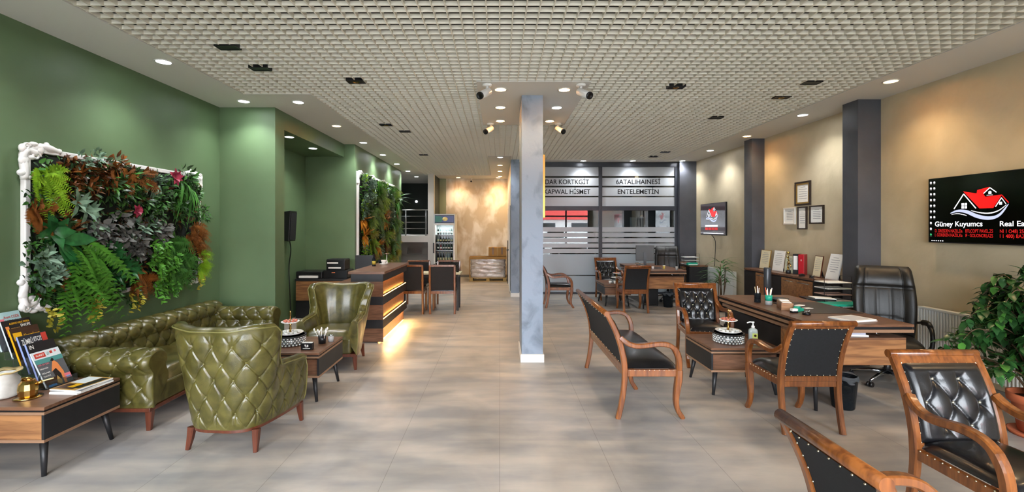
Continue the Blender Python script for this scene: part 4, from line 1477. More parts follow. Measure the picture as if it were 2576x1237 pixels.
# ------------------------------------------------------------------ pallet, wrapped goods and boxes
t = thing('pallet', 'wooden pallet under the film-wrapped boxes', 'pallet', (-0.36, 14.35, 0))
for k in range(3):
    MB().box(-0.56 + k * 0.51, -0.46 + k * 0.51, -0.38, 0.38, 0.02, 0.10).build('bearer', M_palw, t)
for k in range(5):
    MB().box(-0.58, 0.58, -0.38 + k * 0.165, -0.28 + k * 0.165, 0.10, 0.12).build('deck_board', M_palw, t)
MB().box(-0.58, 0.58, -0.38, -0.28, 0.0, 0.02).build('bottom_board', M_palw, t)
t = thing('wrapped_load', 'stack of goods wrapped in shiny stretch film on the pallet', 'package', (-0.36, 14.33, 0.12))
N = 46
rows = []
for i in range(17):
    z = 0.62 * i / 16
    r = []
    for k in range(N):
        a = 2 * math.pi * k / N
        c, s = math.cos(a), math.sin(a)
        q = 1 / (abs(c) ** 8 + abs(s) ** 8) ** 0.125
        w = 1 + 0.018 * math.sin(9 * a + i * 1.3) + 0.02 * math.sin(i * 2.1 + a)
        r.append((0.55 * c * q * w * 0.97, 0.36 * s * q * w * 0.97, z))
    rows.append(r)
m = MB().grid(rows, closed=True)
m.f.append(tuple(16 * N + k for k in range(N)))
m.s.append(False)
m.m.append(0)
m.build('film', M_wrap, t)
for k in range(3):
    MB().box(-0.57, -0.545, -0.36, -0.33, 0.0, 0.6).build('edge_board', M_card, t) if k == 0 else MB().box(-0.57 + (k - 1) * 0.0, 0.57, -0.375 + (k - 1) * 0.36, -0.35 + (k - 1) * 0.36, 0.56, 0.64).build('edge_board', M_card, t)
for x, n in ((-0.21, 'left'), (0.07, 'right')):
    t = thing('cardboard_box', 'brown cardboard box on top of the wrapped pallet load, %s one' % n, 'box', (x, 14.3, 0.765))
    MB().box(-0.135, 0.135, -0.2, 0.2, 0, 0.27).build('carton', M_card, t, bevel=0.004)
    MB().box(-0.025, 0.025, -0.2015, 0.2015, 0.05, 0.2715).build('tape', pm('tape_' + n, '6b4c2a', 0.4), t)

# mezzanine railing
t = thing('railing', 'steel railing with thin rails on the edge of the mezzanine', 'railing', (-2.2, 13.82, 1.40))
for k, x in enumerate((-0.03, -0.64, -1.25)):
    MB().lathe([(0.02, 0), (0.02, 0.77)], (x, 0, 0), 12).build('post', M_steel, t)
MB().sweep([(0.04, 0, 0.78), (-1.6, 0, 0.78)], 0.017, 12).build('handrail', M_steel, t)
for z in (0.04, 0.22, 0.41, 0.59):
    MB().sweep([(0.0, 0, z), (-1.6, 0, z)], 0.0055 if z > 0.1 else 0.012, 8).build('rail', M_steel, t)
solo(MB().ball((0, 0, 0), 0.05, 14, 10), 'wall_lamp', M_scrW, 'small white globe lamp on the dark green mezzanine wall', 'lamp', (-3.05, 16.74, 2.6))

# ------------------------------------------------------------------ radiators
def radiator(label, y0, y1, z0, z1):
    t = thing('radiator', label, 'radiator', (XR - 0.014, y0, 0))
    L = y1 - y0
    b = MB()
    n = int(L / 0.033)
    yy = []
    for k in range(n):
        a = 0.02 + (L - 0.04) * k / n
        w = (L - 0.04) / n
        yy += [(-0.085, a + w * 0.08), (-0.098, a + w * 0.3), (-0.098, a + w * 0.7), (-0.085, a + w * 0.92)]
    poly = [(-0.035, 0.02)] + yy + [(-0.035, L - 0.02)]
    b.prism(poly, 'z', z0 + 0.02, z1 - 0.025)
    b.build('panel', M_rad, t)
    MB().box(-0.1, -0.03, 0.0, L, z1 - 0.025, z1).build('top_grille', M_rad, t, bevel=0.004)
    for q in (0.0, L - 0.014):
        MB().box(-0.1, -0.03, q, q + 0.014, z0, z1 - 0.025).build('side_cover', M_rad, t)
    for q in (0.15, L - 0.15):
        MB().box(-0.03, 0.0, q - 0.02, q + 0.02, z0 + 0.1, z1 - 0.1).build('bracket', M_rad, t)
    MB().sweep([(-0.06, L - 0.03, z0), (-0.06, L - 0.03, 0.0)], 0.01, 8).build('pipe', M_white, t)


radiator('white ribbed radiator behind the leafy potted tree', 3.7, 5.15, 0.15, 0.77)
radiator('white radiator below the small tilted television', 9.22, 10.55, 0.12, 0.76)

# ------------------------------------------------------------------ televisions (front local -Y, turned to face -X)
def flat(poly, y, mat, parent, name):
    """polygon in the local xz plane facing -Y"""
    return MB().add([(a, y, b) for a, b in poly], [tuple(range(len(poly)))]).build(name, mat, parent)


def ribbon(cl, w, y, mat, parent, name):
    c = cr([(a, b, 0) for a, b in cl], 28)
    top, bot = [], []
    for i, q in enumerate(c):
        t_ = (c[min(i + 1, 28)] - c[max(i - 1, 0)]).normalized()
        ww = w * math.sin(math.pi * min(1, (i + 0.6) / 29)) ** 0.7
        top.append((q.x - t_.y * ww, y, q.y + t_.x * ww))
        bot.append((q.x + t_.y * ww, y, q.y - t_.x * ww))
    m = MB().grid([bot, top])
    return m.build(name, mat, parent)


def house_logo(t, cx, cz, s, y, dim=False):
    """red roofed house over a wave; unit = width of the wave"""
    q = lambda pts: [(cx + a * s, cz + b * s) for a, b in pts]
    Wm, Rm, Bm = (M_scrW, M_scrR, M_scrB)
    def band(a, b, w):
        dx, dz = b[0] - a[0], b[1] - a[1]
        l = math.hypot(dx, dz)
        nx, nz = -dz / l * w, dx / l * w
        return q([(a[0] - nx, a[1] - nz), (b[0] - nx, b[1] - nz), (b[0] + nx, b[1] + nz), (a[0] + nx, a[1] + nz)])
    flat(q([(-0.26, 0.38), (-0.02, 0.325), (-0.01, 0.385), (0.21, 0.425), (0.13, 0.33), (0.16, 0.26), (0.41, 0.28), (0.27, 0.05), (0.02, 0.05), (-0.24, 0.36)][0:1]
           + [(-0.02, 0.325), (-0.01, 0.385), (0.20, 0.425), (0.10, 0.30), (0.13, 0.255), (0.40, 0.275), (0.26, 0.05), (0.03, 0.05)]), y, Rm, t, 'logo_roof')
    for a, b, w in (((-0.43, 0.06), (-0.25, 0.33), 0.009), ((-0.25, 0.33), (-0.03, 0.055), 0.009), ((0.10, 0.315), (0.205, 0.41), 0.007), ((0.205, 0.41), (0.31, 0.32), 0.007),
                    ((0.295, 0.07), (0.39, 0.22), 0.007), ((0.39, 0.22), (0.46, 0.11), 0.006)):
        flat(band(a, b, w), y - 0.0004, Wm, t, 'logo_gable')
    flat(band((0.40, 0.26), (0.50, 0.13), 0.008), y - 0.0004, Rm, t, 'logo_roof_edge')
    for a in (-0.29, -0.235):
        for b in (0.06, 0.115):
            flat(q([(a, b), (a + 0.045, b), (a + 0.045, b + 0.045), (a, b + 0.045)]), y, Wm, t, 'logo_window')
    flat(q([(0.18, 0.30), (0.23, 0.30), (0.23, 0.34), (0.205, 0.355), (0.18, 0.34)]), y - 0.0004, Wm, t, 'logo_window')
    flat(q([(0.355, 0.10), (0.40, 0.10), (0.40, 0.15), (0.355, 0.15)]), y - 0.0004, Wm, t, 'logo_window')
    flat(q([(0.15, 0.275), (0.25, 0.275), (0.25, 0.283), (0.15, 0.283)]), y - 0.0004, Wm, t, 'logo_window')
    ribbon([(cx + a * s, cz + b * s) for a, b in ((-0.5, -0.02), (-0.36, 0.02), (-0.2, 0.0), (0.0, -0.09), (0.2, -0.125), (0.36, -0.07), (0.5, 0.11))], 0.033 * s, y - 0.0002, Bm, t, 'logo_wave')
    ribbon([(cx + a * s, cz + b * s) for a, b in ((-0.12, 0.02), (0.02, -0.02), (0.18, -0.04), (0.34, 0.0), (0.47, 0.1))], 0.010 * s, y - 0.0004, Wm, t, 'logo_wave')
    ribbon([(cx + a * s, cz + b * s) for a, b in ((-0.48, -0.045), (-0.37, -0.03), (-0.26, -0.05), (-0.19, -0.075))], 0.007 * s, y - 0.0004, Wm, t, 'logo_wave')


def tv(label, loc, w, h, rz=-90, depth=0.04):
    t = thing('television', label, 'television', loc, rz)
    MB().box(-w / 2, w / 2, 0, depth, -h / 2, h / 2).build('casing', M_plastic, t, bevel=0.004)
    MB().box(-0.2, 0.2, depth, depth + 0.025, -0.15, 0.15).build('wall_bracket', M_plastic, t)
    return t


t = tv('big wall television showing a red roofed house logo on black', (4.74, 4.43, 1.835), 1.25, 0.70)
w2, h2 = 0.62, 0.35
MB().box(-w2 + 0.008, w2 - 0.008, -0.002, 0.001, -h2 + 0.012, h2 - 0.008).build('screen', M_screen, t)
ys = -0.0028
house_logo(t, -0.10, -0.025, 0.55, ys)
text('Güney Kuyumcs', -0.545, -0.172, 0.052, M_scrW, t, width=0.49, y=ys, off=0.012)
text('Real Eabo', 0.10, -0.172, 0.048, M_scrW, t, width=0.28, y=ys, off=0.012)
for z, ss in ((-0.236, ('D. DRESDEN HAZIL,Da', 'BTLCOPT PAVEL,ZS', 'NI 1 O48) 25446 90')), (-0.281, ('I. GÖREKEN HAZIL,Ka', 'IF · GOLIONORI,AZS', 'I 1 480) 8AZ24 90'))):
    for s, x, ww in zip(ss, (-0.545, -0.22, 0.10), (0.295, 0.26, 0.30)):
        text(s, x, z, 0.033, M_scrR2, t, width=ww, y=ys, off=0.012)
for i in range(10):
    for j in range(2):
        if i > 6 and j:
            continue
        z = 0.305 - i * 0.063
        x = -0.592 + j * 0.04
        flat([(x - 0.009, z - 0.010), (x + 0.009, z - 0.010), (x + 0.011, z + 0.004), (x + 0.003, z + 0.012), (x - 0.009, z + 0.010)], ys, M_scrG if i == 9 else M_scrW, t, 'desktop_icon')
        flat([(x - 0.011, z - 0.020), (x + 0.011, z - 0.020), (x + 0.011, z - 0.017), (x - 0.011, z - 0.017)], ys, M_print, t, 'icon_caption')
for k in range(6):
    x = -0.585 + k * 0.024
    flat([(x, -0.332), (x + 0.013, -0.332), (x + 0.013, -0.323), (x, -0.323)], ys, M_scrW, t, 'taskbar_icon')
    x = 0.33 + k * 0.03
    flat([(x, -0.332), (x + 0.015, -0.332), (x + 0.015, -0.325), (x, -0.325)], ys, M_scrW, t, 'taskbar_icon')

t = tv('smaller wall television with a hazy house logo, above the far radiator', (4.58, 9.85, 1.83), 1.15, 0.69, -90)
MB().box(-0.03, 0.03, 0.065, 0.24, -0.05, 0.05).build('swivel_arm', M_plastic, t)
MB().box(-0.565, 0.565, -0.002, 0.001, -0.33, 0.335).build('screen', M_scr2, t)
house_logo(t, -0.02, 0.02, 0.55, ys)
flat([(-0.33, -0.16), (0.25, -0.16), (0.25, -0.125), (-0.33, -0.125)], ys, M_scrW, t, 'caption_bar')
for k in range(4):
    flat([(-0.33 + k * 0.15, -0.235), (-0.2 + k * 0.15, -0.235), (-0.2 + k * 0.15, -0.18), (-0.33 + k * 0.15, -0.18)], ys, M_scrR2, t, 'caption_block')
flat([(-0.42, -0.312), (0.5, -0.312), (0.5, -0.302), (-0.42, -0.302)], ys, M_scrW, t, 'taskbar')
solo(MB().sweep(cr([(4.70, 10.15, 1.49), (4.79, 10.16, 1.35), (4.805, 10.2, 1.0), (4.80, 10.22, 0.78)], 24), 0.006, 6), 'television_cable', M_plastic, 'thin black cable hanging down from the smaller television', 'cable')

# ------------------------------------------------------------------ framed certificates on the beige wall
def framed(label, y, z, w, h, fm, border, inner=None):
    t = thing('picture_frame', label, 'picture', (XR - 0.028, y, z), -90, 'framed certificates on the beige wall')
    f = MB()
    for a, b, c, d in ((-w / 2, w / 2, h / 2 - border, h / 2), (-w / 2, w / 2, -h / 2, -h / 2 + border), (-w / 2, -w / 2 + border, -h / 2 + border, h / 2 - border), (w / 2 - border, w / 2, -h / 2 + border, h / 2 - border)):
        f.box(a, b, 0, 0.026, c, d)
    f.build('frame', fm, t, bevel=0.003)
    b2 = border
    if inner:
        g = MB()
        e = border + 0.025
        for a, b, c, d in ((-w / 2 + b2, w / 2 - b2, h / 2 - e, h / 2 - b2), (-w / 2 + b2, w / 2 - b2, -h / 2 + b2, -h / 2 + e), (-w / 2 + b2, -w / 2 + e, -h / 2 + e, h / 2 - e), (w / 2 - e, w / 2 - b2, -h / 2 + e, h / 2 - e)):
            g.box(a, b, 0.008, 0.02, c, d)
        g.build('inner_frame', inner, t)
    MB().box(-w / 2 + b2, w / 2 - b2, 0.016, 0.02, -h / 2 + b2, h / 2 - b2).build('certificate', M_paper, t)
    p_ = MB()
    for k in range(6):
        ww = (w / 2 - b2) * (0.35 if k == 0 else 0.62)
        zz = h * 0.26 - k * h * 0.095
        p_.box(-ww, ww, 0.0145, 0.016, zz, zz + 0.006)
    p_.build('printed_lines', M_print, t)


M_frb = pm('dark_walnut_frame', '2c1d12', 0.35)
framed('dark framed certificate with a gold inner border, topmost of the four', 7.25, 2.19, 0.37, 0.38, M_frb, 0.028, M_goldp)
framed('small white framed certificate, left of the lower three', 7.58, 1.84, 0.30, 0.28, M_offwhite, 0.022)
framed('narrow upright dark framed certificate, middle of the lower three', 7.26, 1.80, 0.22, 0.36, M_frb, 0.02)
framed('dark framed certificate, right of the lower three', 6.93, 1.845, 0.31, 0.28, M_frb, 0.022)


def stand_doc(label, y, w, h, lean, edge, paper, x=4.58, rz=-90, clips=False):
    t = thing('leaning_document', label, 'picture', (x, y, 0.932), rz, 'documents leaning on the credenza')
    M = Matrix.Rotation(math.radians(-lean), 4, 'X')
    MB().box(-w / 2, w / 2, 0, 0.012, 0, h, M=M).build('frame', edge, t)
    MB().box(-w / 2 + 0.008, w / 2 - 0.008, -0.0015, 0.0, 0.01, h - 0.008, M=M).build('sheet', paper, t)
    p_ = MB()
    for k in range(7):
        ww = w * (0.2 if k in (0, 6) else 0.33)
        zz = h * (0.84 - 0.09 * k)
        p_.box(-ww, ww, -0.0025, -0.0015, zz, zz + 0.006, M=M)
    p_.build('printed_lines', M_print, t)
    MB().prism([(0.012, h * 0.75), (0.012 + 0.001, h * 0.78), (0.09, 0.0), (0.08, 0.0)], 'x', -0.02, 0.02).build('easel_back', M_dark, t) if lean < 4 else MB().prism([(math.sin(math.radians(lean)) * h * 0.6 + 0.012, h * 0.6), (math.sin(math.radians(lean)) * h * 0.6 + 0.02, h * 0.6), (h * 0.34, 0.0), (h * 0.32, 0.0)], 'x', -0.02, 0.02).build('easel_back', M_dark, t)
    return t


stand_doc('gold edged document leaning at the far left of the credenza', 7.93, 0.28, 0.33, 8, M_goldp, M_paper2)
stand_doc('white certificate leaning second from left on the credenza', 7.55, 0.28, 0.34, 8, M_offwhite, M_paper)
stand_doc('small pale green certificate beside the gold statuette', 7.25, 0.22, 0.27, 6, M_paper2, pm('pale_green_paper', 'd2d6bc', 0.7))
stand_doc('slim brown edged document leaning right of the red binder', 6.62, 0.17, 0.31, 9, M_wood_dk, M_paper2)
stand_doc('white bordered document leaning at the right end of the credenza', 6.32, 0.24, 0.36, 14, M_white, M_paper)
t = thing('statuette', 'small gold statuette between the documents on the credenza', 'figurine', (4.52, 7.16, 0.93))
MB().lathe([(0.035, 0), (0.035, 0.05), (0.028, 0.055)], n=14).build('base', M_dark, t)
MB().sweep(cr([(0, 0, 0.05), (0, 0.012, 0.12), (0, -0.015, 0.19), (0, 0.012, 0.25), (0, 0.0, 0.31)], 20), [0.012 + 0.006 * math.sin(i * 0.9) for i in range(21)], 10).ball((0, 0, 0.325), 0.022, 10, 6).sweep([(0, 0.0, 0.19), (0, -0.05, 0.15), (0, -0.07, 0.1)], 0.007, 8).build('figure', M_gold, t)


def binder(label, y, m, mk, x=4.55):
    t = thing('ring_binder', label, 'binder', (x, y, 0.932), -50)
    MB().box(-0.038, 0.038, 0.0, 0.15, 0, 0.31).build('cover', m, t, bevel=0.003)
    mk(t)


binder('black ring binder with a white spine label on the credenza', 7.03, M_dark, lambda t: MB().box(-0.028, 0.028, -0.0012, 0.0, 0.07, 0.28).build('spine_label', M_paper, t))
binder('glossy red ring binder on the credenza', 6.90, M_red, lambda t: MB().lathe([(0.012, -0.0012), (0.018, -0.0012)], n=16, M=xf((0, 0, 0.25), rx=90)).box(-0.004, 0.004, -0.0014, 0, 0.21, 0.235).build('spine_mark', M_paper, t))
for i, (y, x) in enumerate(((6.72, 4.44), (6.5, 4.43))):
    t = thing('stapler', 'small dark desk tool at the front edge of the credenza, %s' % ('below the slim document' if i == 0 else 'left of the letter trays'), 'stapler', (x, y, 0.93), 20 + 50 * i)
    MB().box(-0.05, 0.05, -0.015, 0.015, 0, 0.012).build('base', M_dark, t, bevel=0.003)
    MB().prism([(-0.05, 0.014), (0.05, 0.014), (0.05, 0.03), (0.01, 0.045), (-0.05, 0.035)], 'y', -0.013, 0.013).build('handle', M_plastic, t, bevel=0.003)
t = thing('cylinder_stand', 'tall smoky grey cylinder standing on the floor before the credenza doors', 'stand', (4.1, 7.0, 0))
MB().lathe([(0.075, 0.0), (0.075, 0.02), (0.055, 0.03)], n=24).build('base', M_dark, t)
MB().lathe([(0.052, 0.0305), (0.052, 1.02), (0.047, 1.035), (1e-6, 1.035)], n=24).build('tube', pm('smoky_grey_tube', '3a3d42', 0.3), t)


# letter trays
def letter_tray(label, loc, rz, n, red=False):
    t = thing('letter_tray', label, 'letter tray', loc, rz)
    w, d, g = 0.34, 0.25, 0.075
    for s in (-1, 1):
        x_ = s * w / 2
        MB().sweep([(x_, -d / 2 + 0.03, 0), (x_, -d / 2 + 0.03, n * g + 0.02), (x_, d / 2 - 0.03, n * g + 0.02), (x_, d / 2 - 0.03, 0)], 0.004, 6).build('wire_side', M_plastic, t)
    for k in range(n):
        s_ = MB().box(-w / 2, w / 2, -d / 2, d / 2, 0.012 + k * g, 0.018 + k * g).build('tray', M_plastic, t)
        hh = U(0.004, 0.009)
        MB().box(-w / 2 + 0.02, w / 2 - 0.012, -d / 2 + 0.004, d / 2 - 0.01, 0.019 + k * g, 0.019 + k * g + hh).build('paper', pm('pinkish_paper', 'd8b0a0', 0.7) if red and k == 1 else M_paper, s_)


letter_tray('black letter trays full of papers on the return beside the big desk', (4.235, 5.82, 0.711), 0, 4, True)
letter_tray('black letter trays on the credenza behind the far desk', (4.24, 10.2, 0.821), 0, 3)

# green folders
t = thing('folder', 'thick bright green folder lying on the side return of the big desk', 'folder', (4.0, 5.42, 0.711), 0)
MB().box(-0.27, 0.27, -0.10, 0.10, 0.0, 0.014).build('lower_board', M_dark, t)
MB().box(-0.28, 0.28, -0.11, 0.11, 0.016, 0.045).build('cover', M_greenf, t, bevel=0.012)
MB().box(-0.02, 0.23, -0.125, 0.02, 0.0145, 0.017).build('paper', M_paper, t)
t = thing('folder', 'green folder lying on the credenza behind the far desk', 'folder', (4.22, 9.98, 0.821), 5)
MB().box(-0.11, 0.11, -0.005, 0.08, 0.0, 0.06).build('cover', M_greenf, t, bevel=0.008)
MB().box(-0.10, 0.10, -0.01, 0.07, 0.015, 0.03).build('paper', M_paper, t)
t = thing('document_tray', 'black flat tray with white papers standing behind the green folder', 'tray', (3.94, 5.64, 0.711), -12)
t.scale = (0.8, 0.8, 1)
MB().box(-0.18, 0.02, -0.08, 0.08, 0, 0.05).build('foot', M_plastic, t)
MB().prism([(-0.22, 0.06), (0.18, 0.05), (0.18, 0.065), (-0.22, 0.075)], 'y', -0.12, 0.14).build('tray', M_plastic, t)
MB().prism([(-0.1, 0.073), (0.19, 0.066), (0.19, 0.074), (-0.1, 0.081)], 'y', -0.11, 0.12).build('paper', M_paper, t)

# ------------------------------------------------------------------ things on the big desk
DT = 0.7805
t = thing('desk_pad', 'dark leather writing pad on the big desk', 'desk pad', (3.38, 4.95, DT))
MB().box(-0.24, 0.3, -0.33, 0.36, 0, 0.004).build('pad', pm('dark_brown_leather', '2b221d', 0.4), t, bevel=0.0015)


def cup(label, loc, h, r, mats, pens, s=1.0):
    t = thing('pencil_cup', label, 'pencil cup', loc)
    MB().lathe([(r, 0), (r, h * 0.42)], n=18).lathe([(r, 0.0), (1e-6, 0.0)], n=18).build('base', mats[0], t)
    MB().lathe([(r, h * 0.42), (r * 1.05, h), (r * 0.9, h), (r * 0.85, h * 0.1), (1e-6, h * 0.1)], n=18).build('holder', mats[1], t)
    for k, (c, a) in enumerate(pens):
        x, y = math.cos(a) * r * 0.5, math.sin(a) * r * 0.5
        MB().sweep([(x * 0.3, y * 0.3, h * 0.12), (x * 1.8, y * 1.8, h * (1.5 + 0.12 * (k % 3)))], 0.0045, 8).build('pen', c, t)


M_orng = pm('orange_pencil', 'd0603a', 0.5)
cup('green pencil cup with pale pens on the big desk', (3.03, 5.15, DT), 0.11, 0.036, (M_crys, M_greenf), [(M_paper2, 0.3), (M_white, 1.4), (M_orng, 2.5), (M_white, 3.6), (M_paper2, 4.8), (M_white, 5.6)])
cup('clear grey pencil cup left of the green one on the big desk', (3.0, 5.32, DT), 0.11, 0.034, (M_smoke, M_smoke), [(M_white, 0.5), (M_paper2, 2.2), (M_white, 4.2)])
t = thing('desk_organizer', 'wooden desk organizer box with paper slips on the big desk', 'organizer', (3.07, 4.92, DT), -22)
o = MB().box(-0.055, 0.055, -0.13, -0.12, 0, 0.075).box(-0.055, 0.055, 0.12, 0.13, 0, 0.075).box(-0.055, -0.047, -0.12, 0.12, 0, 0.075).box(0.047, 0.055, -0.12, 0.12, 0, 0.075).box(-0.047, 0.047, -0.12, 0.12, 0, 0.008)
o.build('box', M_wal2, t)
MB().box(-0.043, 0.043, -0.11, 0.02, 0.009, 0.079).build('paper_slips', M_paper, t)
MB().box(-0.043, 0.043, 0.03, 0.115, 0.009, 0.085).build('card_stack', M_paper, t)
t = thing('bowl', 'black oval bowl behind the organizer on the big desk', 'bowl', (3.3, 5.4, DT))
MB().lathe([(0.05, 0), (0.085, 0.035), (0.08, 0.036), (0.05, 0.008), (1e-6, 0.006)], n=24, sx=1.3).build('bowl', M_plastic, t)
t = thing('tape_dispenser', 'green and white tape dispenser on the big desk', 'tape dispenser', (3.10, 4.74, DT), 30)
MB().prism([(-0.06, 0), (0.06, 0), (0.065, 0.03), (0.02, 0.035), (-0.02, 0.06), (-0.06, 0.05)], 'y', -0.022, 0.022).build('body', M_greenf, t, bevel=0.006)
MB().box(-0.03, 0.07, -0.028, 0.028, 0.0605, 0.064).build('note_pad', M_paper, t)
t = thing('stamp', 'white rubber stamp beside the tape dispenser on the big desk', 'stamp', (3.0, 4.66, DT), 10)
MB().box(-0.03, 0.03, -0.02, 0.02, 0.0, 0.018).build('foot', M_plastic, t)
MB().box(-0.032, 0.032, -0.022, 0.022, 0.018, 0.045).build('grip', M_white, t, bevel=0.008)
t = thing('clip_holder', 'small round dark clip holder nearest to the chair on the big desk', 'clip holder', (3.06, 4.56, DT))
MB().lathe([(0.036, 0), (0.038, 0.022), (0.033, 0.022), (0.03, 0.008), (1e-6, 0.008)], n=18).build('dish', M_plastic, t)
m = MB()
for k in range(12):
    m.sweep([(U(-.02, .02), U(-.02, .02), 0.01), (U(-.025, .025), U(-.025, .025), 0.045)], 0.0025, 5)
m.build('clips', M_steel, t)
solo(MB().box(-0.045, 0.045, -0.028, 0.028, 0, 0.003), 'business_card', M_paper, 'white card lying on the dark writing pad', 'card', (3.3, 4.9, DT + 0.0045), 12)
t = thing('paper_stack', 'stack of white papers on the near corner of the big desk', 'paper', (3.33, 4.32, DT), 14)
for k in range(4):
    a = MB().box(-0.15, 0.15, -0.115, 0.115, k * 0.004, k * 0.004 + 0.0038, M=xf(rz=U(-6, 6))).build('sheet', M_paper, t)
MB().box(-0.12, 0.12, -0.09, 0.09, 0.0161, 0.0166).build('printed_area', pm('pale_print', 'c9c9cb', 0.7), t)
t = thing('paper_stack', 'white papers in the gap under the big desk top', 'paper', (3.2, 4.32, 0.651), -8)
MB().box(-0.17, 0.19, -0.12, 0.12, 0, 0.014).build('sheet', M_paper, t)
MB().box(-0.10, 0.17, -0.11, 0.11, 0.0145, 0.034).build('notebook', pm('lavender_paper', 'b9bccb', 0.6), t)

# ------------------------------------------------------------------ things on the far desk
t = thing('monitor', 'dark computer monitor standing on the far desk', 'monitor', (3.32, 10.45, DT), 165)
MB().box(-0.2, 0.2, -0.02, 0.015, 0.11, 0.46).build('casing', pm('monitor_back', '2b2822', 0.4), t, bevel=0.006)
MB().box(-0.19, 0.19, -0.022, -0.02, 0.12, 0.45).build('screen', M_screen, t)
MB().box(-0.03, 0.03, 0.015, 0.04, 0.01, 0.3).lathe([(0.11, 0), (0.11, 0.01), (0.03, 0.014)], n=24).build('stand', M_plastic, t)
t = thing('telephone', 'grey desk telephone left of the monitor on the far desk', 'telephone', (3.08, 9.9, DT), 20)
MB().prism([(-0.09, 0), (0.09, 0), (0.09, 0.07), (-0.09, 0.03)], 'x', -0.08, 0.08).build('base', M_dark, t, bevel=0.005)
MB().sweep(cr([(-0.1, -0.06, 0.09), (-0.07, -0.02, 0.1), (-0.07, 0.05, 0.105), (-0.1, 0.1, 0.1)], 12), 0.016, 8).build('handset', M_grey, t)
for x, y, n, m_, h in ((3.2, 9.55, 'white mug before the monitor', M_white, 0.06), (3.45, 9.6, 'yellow glue bottle', pm('yellow_plastic', 'c8b560', 0.4), 0.075), (3.62, 9.36, 'small clear tumbler at the near edge', M_crys, 0.07)):
    t = thing('beaker', n + ' on the far desk', 'cup', (x, y, DT))
    MB().lathe([(0.022, 0), (0.026, h), (0.023, h), (0.018, 0.006), (1e-6, 0.006)], n=16).build('body', m_, t)
    MB().lathe([(0.0265, h * 0.9), (0.0265, h)], n=16).build('rim', M_white, t)
solo(MB().box(-0.14, 0.14, -0.06, 0.06, 0, 0.018), 'keyboard', M_plastic, 'black keyboard lying on the far desk', 'keyboard', (3.3, 9.75, DT), -12, bevel=0.004)

# bins
def bin_(label, loc, bagged):
    t = thing('waste_bin', label, 'bin', loc)
    MB().lathe([(0.085, 0.0), (0.09, 0.01), (0.115, 0.29), (0.118, 0.29), (0.11, 0.28), (0.087, 0.012), (1e-6, 0.012)], n=26).build('bucket', M_smoke, t)
    r = []
    for i in range(5):
        z = 0.245 + 0.06 * i / 4
        r.append([((0.112 + 0.006 * math.sin(7 * a + i) + (0.008 if i in (2, 3) else 0)) * math.cos(a), (0.112 + 0.006 * math.sin(7 * a + i) + (0.008 if i in (2, 3) else 0)) * math.sin(a), z + 0.006 * math.sin(5 * a)) for a in [2 * math.pi * k / 30 for k in range(30)]])
    MB().grid(r, closed=True).build('bag', M_bag, t)
    if bagged:
        m_ = MB()
        for k in range(9):
            m_.ball((U(-0.04, 0.04), U(-0.04, 0.04), 0.04 + 0.018 * k), (0.04, 0.035, 0.025), 6, 4)
        m_.build('crumpled_paper', M_paper, t)


bin_('smoky plastic waste bin with a clear bag under the big desk', (3.155, 4.2, 0), True)
bin_('dark waste bin beneath the far desk', (3.5, 9.5, 0), False)
t = thing('computer_tower', 'black computer tower on the floor beneath the far desk', 'computer', (3.25, 9.85, 0.0), 0)
MB().box(-0.1, 0.1, -0.2, 0.2, 0.012, 0.38).build('case', M_plastic, t, bevel=0.006)
MB().box(-0.1, -0.08, -0.18, -0.16, 0, 0.012).box(0.08, 0.1, -0.18, -0.16, 0, 0.012).box(-0.1, -0.08, 0.16, 0.18, 0, 0.012).box(0.08, 0.1, 0.16, 0.18, 0, 0.012).build('foot', M_plastic, t)

# ------------------------------------------------------------------ cake stands with mirrored crystal trays
M_cookA = pm('pink_pastry', 'c9806a', 0.6, col2='a8503c', scale=40)
M_cookB = pm('white_sweet', 'e6e4de', 0.6, col2='bfc2bd', scale=60)


